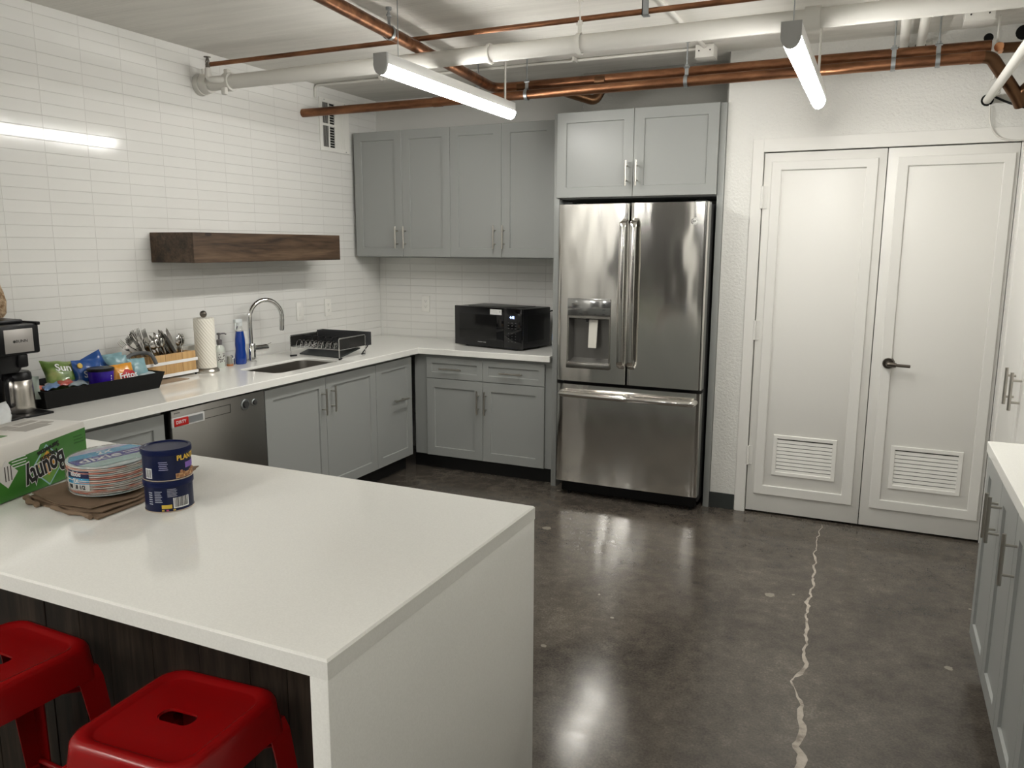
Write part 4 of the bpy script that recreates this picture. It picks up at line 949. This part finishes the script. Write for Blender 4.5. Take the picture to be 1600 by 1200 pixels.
# ---- snack tray
TY0, TY1, TX0, TX1 = -3.115, -2.515, .055, .362
t = thing('snack_tray', 'long black tray of snacks between coffee maker and cutlery caddy', 'tray', ((TX0+TX1)/2, (TY0+TY1)/2, ZT))
bm = B(); tc = ((TX0+TX1)/2, (TY0+TY1)/2); hx, hy = (TX1-TX0)/2, (TY1-TY0)/2
R4 = lambda a, b, z: [(tc[0]-a, tc[1]-b, z), (tc[0]+a, tc[1]-b, z), (tc[0]+a, tc[1]+b, z), (tc[0]-a, tc[1]+b, z)]
loft(bm, [R4(hx, hy, ZT), R4(hx+.022, hy+.022, ZT+.082), R4(hx+.018, hy+.018, ZT+.082), R4(hx-.004, hy-.004, ZT+.004)])
part('tray', bm, BLKM, t, smooth=0)
def snack(name, label, cat, o, u, v, w, h, th, seed, m, txt=None, tm=None, ts=.03, tp=(0, 0), group='snacks in the black tray', spots=None, sh=0):
    M = basis(o, u, v); tt = thing(name, label, cat, o, 0, group)
    part('wrapper', pillow(M, w, h, th, seed), m, tt, smooth=60)
    k = th/2
    if spots:
        bm = B()
        for a, b, r, q in spots: lathe(bm, [(r, 0), (r*.8, .004), (.001, .005)], M=M @ Matrix.Translation((a, b, k*q)), n=14)
        part('printed_shape', bm, tm if not isinstance(spots[0], str) else tm, tt)
    if txt:
        bm = text_bm(txt, ts, M @ Matrix.Translation((tp[0], tp[1], k*tp[2] if len(tp) > 2 else k)), .0008, sh, .0008); part('lettering', bm, INKW if tm is None or spots else tm, tt, smooth=0)
    return tt
def foil(name, c): return mat(name, c, .3, 0, coat=.3)
zt0 = ZT+.006
GRN = foil('green_foil', (.15, .26, .05)); _g = noise_tex(GRN, coords(GRN), 14, 3); lk(GRN, ramp(GRN, _g, [(.4, (.10, .19, .03)), (.55, (.22, .32, .09)), (.7, (.42, .44, .16))]), bsdf(GRN).inputs['Base Color'])
snack('chip_bag', 'green snack chip bag leaning at the back of the tray', 'chip bag', (.185, -2.915, .998), (.25, 1, -.12), (-.45, .05, 1), .145, .140, .055, 1, GRN, 'Sun', INKW, .048, (.012, .028, .95))
BLUEF = foil('blue_foil', (.012, .075, .30))
YEL = flat('chip_yellow', (.72, .48, .08))
snack('chip_bag', 'blue snack chip bag standing upright behind the purple tub', 'chip bag', (.225, -2.80, .985), (.05, 1, -.05), (-.25, .05, 1), .15, .15, .05, 2, BLUEF, 'Sun', YEL, .045, (-.005, .0, 1.02), spots=[(-.045, .045, .014, .75), (.05, -.03, .016, .72), (-.04, -.05, .014, .7)])
snack('chip_bag', 'blue snack chip bag tilted with a pointed corner, behind the upright one', 'chip bag', (.16, -2.735, 1.004), (.1, 1, .42), (-.35, -.36, 1), .17, .12, .045, 3, BLUEF, 'Sun', YEL, .050, (.005, .0, 1.0), spots=[(.05, -.035, .013, .75), (-.055, .03, .012, .7)])
snack('corn_chip_bag', 'orange and red corn chip bag at the front of the tray', 'chip bag', (.315, -2.680, .980), (0, 1, .02), (-.3, 0, 1), .125, .100, .04, 6, foil('orange_foil', (.72, .31, .03)), 'Fritos', INKW, .042, (.006, -.014, 1.25), spots=[(.008, -.016, .034, .95), (.0, -.016, .028, .97), (.03, -.012, .022, .9)])
for ob in bpy.data.objects:
    if ob.name.startswith('printed_shape') and ob.parent and ob.parent['label'].startswith('orange and red'): ob.data.materials[0] = flat('logo_red', (.45, .01, .015))
TEAL = foil('pale_teal_foil', (.22, .38, .42)); OLV = flat('olive_print', (.30, .33, .20))
snack('snack_packet', 'pale teal snack packet standing at the right end of the tray', 'packet', (.29, -2.570, .990), (.05, 1, -.05), (-.35, -.05, 1), .10, .105, .035, 8, TEAL)
snack('snack_packet', 'pale teal packet behind the orange chip bag', 'packet', (.22, -2.625, 1.005), (.15, 1, .05), (-.3, 0, 1), .10, .10, .03, 9, TEAL)
snack('snack_packet', 'pale teal packet farthest back, touching the tongs', 'packet', (.15, -2.600, 1.010), (.3, 1, .08), (-.3, 0, 1), .11, .10, .03, 10, TEAL)
snack('snack_packet', 'flat grey-white packet lying on the tray rim at its right end', 'packet', (.325, -2.545, .957), (-.05, 1, .08), (-1, 0, .25), .095, .05, .018, 12, foil('pale_foil', (.45, .52, .55)))
snack('snack_packet', 'grey-green packet standing at the left end of the tray', 'packet', (.315, -3.150, .985), (.7, .6, .0), (-.15, .05, 1), .08, .10, .02, 13, foil('sage_foil', (.36, .42, .38)))
PK = [((.62, .16, .10), 'red and tan'), ((.12, .22, .42), 'blue'), ((.36, .30, .28), 'brown-grey'), ((.50, .10, .08), 'red'), ((.30, .36, .40), 'silver-grey'), ((.10, .14, .30), 'navy'), ((.42, .44, .44), 'silver')]
for k, (c, nm) in enumerate(PK):
    yy = -3.06+.043*k
    snack('candy_packet', 'small %s candy packet in the tray, %s' % (nm, ('nearest the coffee maker', 'second in the row', 'in the middle left', 'in the middle', 'in the middle right', 'second from the purple tub', 'touching the purple tub')[k]), 'candy',
          (.23+.035*math.sin(k*2.1), yy, .962+.006*(k % 2)), (.5*math.cos(k*1.7), 1, .15*math.sin(k*2.3)), (-1, .3, .25), .085, .05, .02, 20+k, foil('candy_%d' % k, c), group='candy packets in the left pile')
t = thing('snack_tub', 'small purple-blue tub with black lid at the tray front', 'tub', (.30, -2.79, ZT+.06))
bm = B(); lathe(bm, [(.049, 0), (.052, .003), (.057, .072)], (.30, -2.79, ZT+.052), 32); part('cup', bm, mat('violet_blue', (.035, .012, .30), .25), t)
bm = B(); lathe(bm, [(.059, .071), (.060, .080), (.055, .085), (.001, .085)], (.30, -2.79, ZT+.052), 32); part('lid', bm, BLK, t)
bm = B()
for k in range(3): curved_patch(bm, (.30, -2.79), .0548, .18, .28-.03*(k % 2), ZT+.072+.012*k, ZT+.079+.012*k, .0012, 3)
part('printed_mark', bm, INKW, t)

# ---- cutlery caddy
KY0, KY1, KX0, KX1, KZ = -2.430, -2.112, .075, .190, ZT+.016
t = thing('cutlery_caddy', 'bamboo cutlery caddy with white metal rails on the left counter', 'caddy', ((KX0+KX1)/2, (KY0+KY1)/2, ZT))
bm = B()
for x in (KX0, KX1): box(bm, (x-.006, KY0, KZ), (x+.006, KY1, KZ+.118), .002)
for k in range(4): y = KY0+.006+(KY1-KY0-.012)*k/3; box(bm, (KX0, y-.005, KZ), (KX1, y+.005, KZ+(.116 if k in (0, 3) else .035)), .001)
box(bm, (KX0, KY0, KZ), (KX1, KY1, KZ+.008)); part('bamboo_box', bm, BAMBOO, t)
for yq in (KY0+.112, KY0+.225):
    bm = B(); box(bm, (KX1+.0055, yq-.0008, KZ+.001), (KX1+.0065, yq+.0008, KZ+.117)); part('panel_joint', bm, mat('joint_dark', (.16, .08, .03), .6), t)
for z in (KZ-.004, KZ+.064):
    bm = B(); a = .010; slab(bm, [(KX0-a, KY0-a-.07), (KX1+a, KY0-a-.07), (KX1+a, KY1+a), (KX0-a, KY1+a)], [[(KX0-a+.003, KY0-a-.067), (KX0-a+.003, KY1+a-.003), (KX1+a-.003, KY1+a-.003), (KX1+a-.003, KY0-a-.067)]], z, z+.016); part('rail', bm, mat('rail_white', (.85, .85, .84), .35), t)
for x, y in ((KX0, KY0), (KX0, KY1), (KX1, KY0), (KX1, KY1)):
    bm = B(); cyl(bm, (x, y, ZT), (x, y, KZ), .006, n=10); part('foot', bm, BLK, t)
bm = B(); tube(bm, fillet([(.15, -2.53, .97), (.13, -2.50, 1.035), (.16, -2.44, 1.046), (.213, -2.42, 1.042), (.220, -2.40, .985)], .03), .010, 10)
solo('tongs', bm, mat('grey_rubber', (.13, .135, .14), .45), 'grey-handled tongs arching over the left end of the cutlery caddy', 'tongs')
CUT = mat('cutlery_steel', (.48, .47, .45), .2, 1)
def cut_handle(bm): loft(bm, [[(sx*w, sy*.0014, z) for sx, sy in ((-1, -1), (1, -1), (1, 1), (-1, 1))] for w, z in ((.0075, 0), (.0085, .01), (.004, .08), (.0032, .125))])
def fork_bm():
    bm = B(); cut_handle(bm)
    loft(bm, [[(sx*w, .0012*sy+y, z) for sx, sy in ((-1, -1), (1, -1), (1, 1), (-1, 1))] for w, y, z in ((.0032, 0, .124), (.010, .002, .140), (.0118, .004, .155))])
    for k in range(4):
        x = -.0095+.00633*k; loft(bm, [[(x+sx*w, .0011*sy+y, z) for sx, sy in ((-1, -1), (1, -1), (1, 1), (-1, 1))] for w, y, z in ((.0021, .004, .154), (.0018, .004, .18), (.0008, .001, .198))])
    return bm
def spoon_bm():
    bm = B(); cut_handle(bm); L = []
    for i in range(9):
        a = PI*i/8; L.append([(.0175*math.sin(a)*math.cos(q)+1e-4*math.cos(q), .004*math.sin(q)*math.sin(a)-.006*math.sin(a)+.0005*math.sin(q), .150-.028*math.cos(a)) for q in [2*PI*j/12 for j in range(12)]])
    loft(bm, L); return bm
def knife_bm():
    bm = B(); loft(bm, [[(sx*w, sy*th, z) for sx, sy in ((-1, -1), (1, -1), (1, 1), (-1, 1))] for w, th, z in ((.007, .003, 0), (.009, .0035, .02), (.008, .003, .09), (.0095, .0012, .10), (.010, .001, .17), (.006, .0008, .205), (.001, .0006, .215))]); return bm
def place(kind, mk, base, lean, tw, label, group, cache={}):
    if kind not in cache:
        me = to_mesh(kind, mk(), CUT, 40); cache[kind] = bpy.data.objects.new(kind, me); o = cache[kind]
    else: o = cache[kind].copy()
    COL.objects.link(o); d = Vector(lean).normalized(); a, b = perp(d)
    q = Vector((0, 0, 1)).rotation_difference(d)
    o.scale = (1.12, 1.12, 1.08); o.rotation_mode = 'QUATERNION'; o.rotation_quaternion = q @ Matrix.Rotation(tw, 3, 'Z').to_quaternion(); o.location = base
    o['label'] = label; o['category'] = kind; o['group'] = group
random.seed(21)
for k in range(10):
    place('fork', fork_bm, (.105+.055*((k*3) % 5)/5, -2.372+.05*(k % 3)/3, KZ+.060), (.05-.12*(k % 4)/4, -1.05+.085*k, 1), PI/2+random.uniform(-.5, .5), 'steel fork standing tines up in the left compartment of the caddy', 'forks in the caddy')
for k in range(8):
    place('spoon', spoon_bm, (.105+.055*((k*2) % 5)/5, -2.275+.05*(k % 3)/3, KZ+.038), (.25-.12*(k % 4), -.75+.09*k, .95), PI/2+random.uniform(-.6, .6), 'steel spoon with its bowl up in the middle compartment of the caddy', 'spoons in the caddy')
for k in range(9):
    place('knife', knife_bm, (.10+.06*((k*2) % 5)/5, -2.185+.035*(k % 3)/3, KZ+.038), (.0+.06*(k % 3), -.80+.05*k, 1), PI/2+random.uniform(-.3, .3), 'steel table knife leaning left out of the right compartment', 'knives in the caddy')
for k in range(4):
    place('spoon', spoon_bm, (.11+.016*k, -2.150, KZ+.012+.010*(k % 2)), (.10-.08*k, -.10+.05*k, .95), PI/2+.3*k, 'small steel spoon at the right end of the caddy', 'small spoons in the caddy')
bm = B(); slab(bm, [(.195, -2.46), (.300, -2.46), (.292, -2.255), (.195, -2.275)], [], ZT+.0005, ZT+.0035)
solo('brown_napkin', bm, mat('tan_napkin', (.36, .27, .19), .8), 'flat brown paper napkin on the counter in front of the cutlery caddy', 'napkin')

# ================================================================== ON THE ISLAND
# kraft bag
t = thing('paper_bag', 'folded flat brown paper bag on the white island under the plates', 'paper bag', (1.72, -3.85, ZI))
def sheet(bm, poly, z, th, seed, amp=.003):
    M = ID; t2 = B(); slab(t2, poly, [], z, z+th)
    bmesh.ops.subdivide_edges(t2, edges=[e for e in t2.edges if e.calc_length() > .03], cuts=4, use_grid_fill=True)
    for v in t2.verts: v.co.z += amp*(noise.noise(Vector((v.co.x*22+seed, v.co.y*22, 0)))+.4)*.6
    add(bm, t2)
bm = B(); sheet(bm, [(1.575, -4.03), (1.878, -4.045), (1.868, -3.905), (1.745, -3.60), (1.50, -3.68)], ZI+.001, .004, 1, .002); part('bottom_fold', bm, KRAFT, t, smooth=60)
bm = B(); sheet(bm, [(1.568, -4.015), (1.80, -4.040), (1.858, -4.015), (1.855, -3.90), (1.74, -3.605), (1.51, -3.69)], ZI+.0075, .003, 2, .004); part('middle_fold', bm, KRAFT, t, smooth=60)
bm = B(); sheet(bm, [(1.560, -4.00), (1.70, -4.032), (1.82, -4.02), (1.845, -3.90), (1.735, -3.62), (1.52, -3.70)], ZI+.0135, .002, 3, .004); part('top_fold', bm, KRAFT, t, smooth=60)
bm = B()
for k, (a, b, r) in enumerate((((1.563, -4.022), (1.65, -4.05), .0085), ((1.70, -4.045), (1.86, -4.050), .007))):
    P = []
    for i in range(9):
        f = i/8; P.append(Vector((a[0]+(b[0]-a[0])*f, a[1]+(b[1]-a[1])*f+.004*math.sin(f*9+k), ZI+r+.001)))
    tube(bm, P, [r*(.8+.25*math.sin(i*1.9)) for i in range(9)], 10)
part('rolled_edge', bm, KRAFT, t)
bm = B(); t_ = .0018
q = [(1.775, -3.835, ZI+.0135), (1.872, -3.797, ZI+.022), (1.826, -3.663, ZI+.037), (1.700, -3.660, ZI+.0135)]
loft(bm, [q, [(x, y, z+t_) for x, y, z in q]]); part('flap', bm, KRAFT, t)
# napkin pack
NA = Vector((1.572, -4.197, 0)); NB = Vector((1.459, -3.745, 0)); nu_ = (NB-NA).normalized(); ln = (NB-NA).length
NW = nu_.cross(Vector((0, 0, 1))); NH = .158; NDp = .215
t = thing('napkin_pack', 'green and white plastic-wrapped pack of paper napkins lying upside down on the island', 'napkin pack', (1.4, -3.97, ZI))
MN = basis((NA.x, NA.y, ZI), nu_, (0, 0, 1))     # u along the front, v up, w out of the front
bm = B(); box(bm, (0, .0005, -NDp), (ln, NH, 0), .012, MN); pk = part('pack', bm, mat('pack_white', (.74, .72, .67), .3, coat=.3), t)
GRNP = mat('pack_green', (.045, .20, .025), .35, coat=.3)
bm = B()
poly = [(.015, .004), (ln-.008, .004), (ln-.008, NH-.020), (ln*.62, NH-.028), (ln*.60, NH-.030), (ln*.585, NH-.042), (ln*.36, NH-.050), (ln*.34, NH-.062), (.015, .045)]
slab(bm, poly, [], -.0006, .0008, 0, MN); part('green_front', bm, GRNP, pk, smooth=0, label='green printed front')
bm = B(); slab(bm, [(.02, .02), (.30, .02), (.30, .085), (.02, .085)], [], -.0006, .0008, 0, basis((NA.x, NA.y, ZI+NH), nu_, -NW) @ Matrix.Translation((-.055, .05, 0))); part('green_top_patch', bm, GRNP, pk, smooth=0)
bm = B(); MT = basis((NA.x, NA.y, ZI+NH), nu_, -NW)
for a, b, c, d in ((.30, .40, .06, .12), (.405, .43, .08, .12), (.30, .345, .125, .17), (.36, .43, .135, .16)): slab(bm, [(a, c), (b, c), (b, d), (a, d)], [], -.0005, .0005, 0, MT)
part('top_print', bm, mat('print_grey', (.36, .34, .31), .5), pk, smooth=0)
# upside-down lettering on the front
cf = Vector((ln*.70, NH*.44, .001))
def dia(cx, cy, hw, hh, t0, t1, name, m):
    bm = B(); slab(bm, [(cx-hw, cy), (cx, cy-hh), (cx+hw, cy), (cx, cy+hh)], [], t0, t1, 0, MN); part(name, bm, m, pk, smooth=0)
dx = ln*.645
dia(dx, NH*.405, .064, .0605, .0008, .0011, 'diamond_border', flat('pale_blue_print', (.34, .55, .60)))
dia(dx, NH*.405, .058, .055, .0011, .0014, 'diamond', flat('leaf_green_print', (.16, .34, .06)))
dia(dx, NH*.44, .040, .036, .0014, .0016, 'diamond_center', flat('amber_print', (.72, .36, .04)))
UD = Matrix.Rotation(PI, 4, 'Z')
bm = text_bm('Bounty', .080, MN @ Matrix.Translation((dx-.010, NH*.35, .0017)) @ Matrix.Rotation(.19, 4, 'Z') @ UD, .0003, .0, .0050, sx=.66); part('lettering_outline', bm, INKW, pk, smooth=0)
bm = text_bm('Bounty', .080, MN @ Matrix.Translation((dx-.010, NH*.35, .0024)) @ Matrix.Rotation(.19, 4, 'Z') @ UD, .0003, .0, .0022, sx=.66); part('lettering', bm, INKK, pk, smooth=0)
for s, zz, q in (('Napkins', .57, .021), ('Serviettes', .70, .021)):
    bm = text_bm(s, q, MN @ Matrix.Translation((dx+.006, NH*zz, .0019)) @ Matrix.Rotation(.19, 4, 'Z') @ UD, .0003, .0, .0007, sx=1.0); part('lettering', bm, INKK, pk, smooth=0)
for k in range(4):
    bm = B(); box(bm, (dx-.125, NH*(.55+.05*k), .0008), (dx-.072-.004*(k % 2), NH*(.565+.05*k), .0011), 0, MN); part('fine_print', bm, INKW, pk, smooth=0)
for k in range(3):
    bm = B(); box(bm, (ln-.058, NH*(.62+.06*k), .0008), (ln-.016-.004*k, NH*(.645+.06*k), .0011), 0, MN); part('fine_print', bm, flat('dark_green_print', (.025, .12, .015)), pk, smooth=0)
dia(dx-.145, NH*.48, .038, .038, .0008, .0012, 'napkin_picture', flat('picture_white', (.68, .67, .64)))
bm = B()
for k in range(3): box(bm, (dx-.152+.010*k, NH*.36, .0012), (dx-.149+.010*k, NH*.62, .0015), 0, MN)
part('cutlery_picture', bm, flat('picture_dark', (.04, .035, .03)), pk, smooth=0)
# plates pack
PCX, PCY = 1.722, -3.876
t = thing('plate_pack', 'plastic-wrapped stack of printed paper plates on the brown paper bag', 'paper plates', (PCX, PCY, ZI+.017))
TP = Matrix.Translation((PCX, PCY, ZI+.0225)) @ Matrix.Rotation(math.radians(3), 4, Vector((.91, .42, 0))) @ Matrix.Scale(.935, 4)
random.seed(9); pc = [(.86, .83, .78), (.74, .72, .68), (.72, .26, .19), (.84, .81, .76), (.56, .68, .66), (.80, .76, .70), (.78, .42, .34)]
PLM = []
for k, (ca, cb) in enumerate((((.84, .81, .76), (.74, .30, .22)), ((.80, .78, .73), (.52, .66, .66)), ((.86, .83, .78), (.80, .42, .33)), ((.78, .76, .70), (.62, .58, .54)))):
    q = flat('printed_plate_%d' % k, ca, .5); lk(q, ramp(q, noise_tex(q, coords(q, (14, 14, 90)), 1.1+.23*k, 3), [(.44, ca), (.56, cb)]), bsdf(q).inputs['Base Color']); PLM.append(q)
for k in range(16):
    bm = B(); z = .0055*k; j = Matrix.Translation((random.uniform(-.0025, .0025), random.uniform(-.0025, .0025), 0))
    lathe(bm, [(.080, z), (.0835, z), (.107, z+.0085), (.112, z+.0085), (.1125, z+.0115), (.106, z+.0115), (.082, z+.003), (.001, z+.003)], n=44, M=TP @ j)
    part('plate', bm, PLM[(1, 0, 2, 0, 3, 0, 1, 2, 3, 0, 2, 1, 0, 3, 2, 1)[k]], t)
zt_ = .0055*15+.0125
bm = B(); lathe(bm, [(.113, zt_-.002), (.1125, zt_), (.085, zt_-.0005), (.001, zt_-.0005)], n=44, M=TP)
tp = part('top_plate_face', bm, mat('plate_top', (.55, .62, .62), .3, coat=.5), t)
MTp = TP @ Matrix.Translation((0, 0, zt_)) @ Matrix.Rotation(math.radians(74), 4, 'Z')
def band(y0, y1, name, m, z0, r=.108):
    q = []; 
    for y in (y0, y1): q.append(math.sqrt(max(1e-5, r*r-y*y)))
    bm = B(); slab(bm, [(-q[0], y0), (q[0], y0), (q[1], y1), (-q[1], y1)], [], z0, z0+.0006, 0, MTp); return part(name, bm, m, tp, smooth=0)
band(-.036, .018, 'navy_band', flat('violet_navy', (.035, .03, .26), .25), .0006); band(.018, .062, 'sky_band', flat('sky_blue', (.07, .36, .60), .25), .0006)
for lo_, hi_, nm, cc in ((-.085, -.036, 'aqua_edge', (.40, .56, .54)), (.064, .09, 'lilac_edge', (.50, .46, .60))): band(lo_, hi_, nm, flat(nm+'_ink', cc, .3), .0004)
bm = text_bm('dixie', .056, MTp @ Matrix.Translation((-.030, -.010, .0013)), .0003, 0, .0006, sx=1.1); part('lettering', bm, INKW, tp, smooth=0)
bm = text_bm('2X', .036, MTp @ Matrix.Translation((.0, .038, .0013)), .0003, .2, .0006); part('lettering', bm, INKW, tp, smooth=0)
bm = B()
for k in range(2): box(bm, (.040, -.018+.016*k, .0012), (.088, -.014+.016*k, .0015), 0, MTp)
part('fine_print', bm, INKW, tp, smooth=0)
# side label facing the camera
a0 = math.radians(-88)
lc = TP.translation
for z0, z1, m, nm in ((.052, .071, NAVY, 'label_navy'), (.036, .052, flat('sky_blue', (.07, .36, .6)), 'label_sky'), (.018, .036, flat('plate_label_white', (.70, .69, .66)), 'label_white')):
    bm = B(); curved_patch(bm, (lc.x, lc.y), .1078, a0-.36, a0+.36, lc.z+z0, lc.z+z1, .0006, 12); part(nm, bm, m, t)
for s, z, q, m in (('dixie', .0625, .019, INKW), ('2X', .044, .017, INKW), ('90   8 1/2', .027, .015, INKK)):
    bm = text_bm(s, q, ID, .0004, 0, .0003, wrap=((lc.x, lc.y, lc.z+z), .1086, a0-.02)); part('lettering', bm, m, t, smooth=0)
WRAP = mat('shrink_wrap', (1, 1, 1), .06, spec=.6); 
_nt = WRAP.node_tree; _tr = nd(WRAP, 'ShaderNodeBsdfTransparent'); _gl = nd(WRAP, 'ShaderNodeBsdfGlossy'); _gl.inputs['Roughness'].default_value = .08
_ms = nd(WRAP, 'ShaderNodeMixShader'); _fr = nd(WRAP, 'ShaderNodeFresnel'); _fr.inputs[0].default_value = 1.16
_bw = nd(WRAP, 'ShaderNodeBump'); _bw.inputs['Strength'].default_value = .9; _bw.inputs['Distance'].default_value = .02
lk(WRAP, noise_tex(WRAP, coords(WRAP), 45, 3, .6), _bw.inputs['Height']); lk(WRAP, _bw.outputs[0], _gl.inputs['Normal']); lk(WRAP, _bw.outputs[0], _fr.inputs['Normal'])
lk(WRAP, math_n(WRAP, 'ADD', math_n(WRAP, 'MULTIPLY', _fr.outputs[0], .6), .02), _ms.inputs[0]); lk(WRAP, _tr.outputs[0], _ms.inputs[1]); lk(WRAP, _gl.outputs[0], _ms.inputs[2])
lk(WRAP, _ms.outputs[0], _nt.nodes['Material Output'].inputs['Surface'])
bm = B(); rnd = random.Random(2); L = []
for r, z in ((.084, -.0008), (.100, .004), (.1155, .012), (.1175, .04), (.1175, .07), (.1165, zt_-.004), (.112, zt_+.003), (.09, zt_+.004), (.05, zt_+.0035), (.004, zt_+.0035)):
    L.append([TP @ Vector(((r+rnd.uniform(0, .0012))*math.cos(2*PI*i/48), (r+rnd.uniform(0, .0012))*math.sin(2*PI*i/48), z)) for i in range(48)])
loft(bm, L, True, True); part('plastic_wrap', bm, WRAP, t, smooth=60)
# nut cans
KX, KY, KR, KH = 1.950, -3.885, .0605, .083
def can(label, z, top):
    t = thing('nut_can', label, 'can', (KX, KY, z), 0, 'navy nut cans')
    bm = B(); lathe(bm, [(KR-.003, 0), (KR, .002), (KR, .004), (KR-.001, .005), (KR-.001, KH-.014), (KR-.002, KH-.012), (.001, KH-.012)], (KX, KY, z), 44); part('body', bm, mat('can_navy', (.004, .008, .042), .3, spec=.35), t)
    bm = B(); lathe(bm, [(KR+.0012, KH-.016), (KR+.0022, KH-.014), (KR+.0022, KH-.003), (KR+.0008, KH), (KR-.004, KH), (KR-.007, KH-.003), (.001, KH-.003)], (KX, KY, z), 44); part('lid', bm, mat('lid_navy', (.006, .011, .055), .3, spec=.18), t)
    bm = B(); lathe(bm, [(KR-.002, 0), (KR+.0006, .001), (KR+.0006, .003), (KR-.001, .004)], (KX, KY, z), 44); part('bottom_rim', bm, mat('rim_tan', (.55, .47, .38), .35, .5), t)
    fa = math.atan2(-5.3384-KY, 3.6196-KX)      # side facing the room
    c = (KX, KY); W = lambda s, zz, q, a, m, sx=1, nm='lettering': part(nm, text_bm(s, q, ID, .0003, 0, .0004, wrap=((KX, KY, z+zz), KR-.0002, fa+a), sx=sx), m, t, smooth=0)
    if top:
        W('PLANTERS', .0575, .0185, 1.10, flat('gold_ink', (.80, .52, .06)), 1.0)
        bm = B(); curved_patch(bm, c, KR-.001, fa+.80, fa+1.7, z+.028, z+.043, .0008); part('purple_banner', bm, flat('purple_print', (.20, .10, .42)), t)
        bm = B(); curved_patch(bm, c, KR-.001, fa+.32, fa+1.8, z+.005, z+.018, .0007, 16); part('nut_picture', bm, flat('nut_tan', (.50, .30, .14)), t)
        rn = random.Random(4); bm = B()
        for k in range(16):
            a = fa+rn.uniform(.32, 1.6); zz = z+rn.uniform(.007, .022); sphere(bm, (KX+(KR-.003)*math.cos(a), KY+(KR-.003)*math.sin(a), zz), .0052, 8)
        part('nut_shapes', bm, flat('nut_brown', (.34, .16, .07)), t)
        bm = B(); curved_patch(bm, c, KR-.001, fa-1.02, fa-.68, z+.008, z+.034, .0006); part('barcode_panel', bm, INKW, t)
        bm = B()
        for k in range(5): curved_patch(bm, c, KR-.0008, fa-.98+.06*k, fa-.955+.06*k, z+.010, z+.032, .0008, 1)
        part('barcode_lines', bm, INKK, t)
        bm = B()
        for k in range(5): curved_patch(bm, c, KR-.001, fa-.36+.02*(k % 2), fa+.02-.02*(k % 3), z+.030+.005*k, z+.0318+.005*k, .0006)
        part('fine_print', bm, flat('lilac_ink', (.30, .30, .48)), t)
    else:
        bm = B(); curved_patch(bm, c, KR-.001, fa+.14, fa+.86, z+.010, z+.038, .0006); part('barcode_panel', bm, INKW, t)
        bm = B()
        for k in range(11): curved_patch(bm, c, KR-.0008, fa+.19+.058*k, fa+.212+.058*k+.008*(k % 3), z+.013, z+.038, .0008, 1)
        part('barcode_lines', bm, INKK, t)
        bm = B()
        for k in range(7): curved_patch(bm, c, KR-.001, fa-.62, fa-.30-.03*(k % 3), z+.028+.0046*k, z+.0296+.0046*k, .0006)
        for k in range(6): curved_patch(bm, c, KR-.001, fa-.08, fa+.32-.04*(k % 2), z+.042+.0038*k, z+.0432+.0038*k, .0006)
        for k in range(6): curved_patch(bm, c, KR-.001, fa-.92, fa-.74, z+.022+.006*k, z+.0245+.006*k, .0006)
        part('fine_print', bm, flat('pale_ink', (.42, .44, .52)), t)
        bm = B(); curved_patch(bm, c, KR-.001, fa-.34, fa+.08, z+.011, z+.021, .0006); part('yellow_label', bm, flat('yellow_print', (.68, .48, .06)), t)
        for a, m in ((-.34, flat('yellow_print', (.6, .4, .06))), (-.16, flat('pink_print', (.55, .08, .2))), (.12, flat('yellow_print', (.6, .4, .06)))):
            bm = B(); curved_patch(bm, c, KR-.001, fa+a, fa+a+.10, z+.0045, z+.008, .0006, 3); part('color_mark', bm, m, t)
can('navy blue nut can at the bottom of the two-can stack on the island', ZI, False)
can('navy blue nut can stacked on top of another can, gold lettering', ZI+KH+.0005, True)
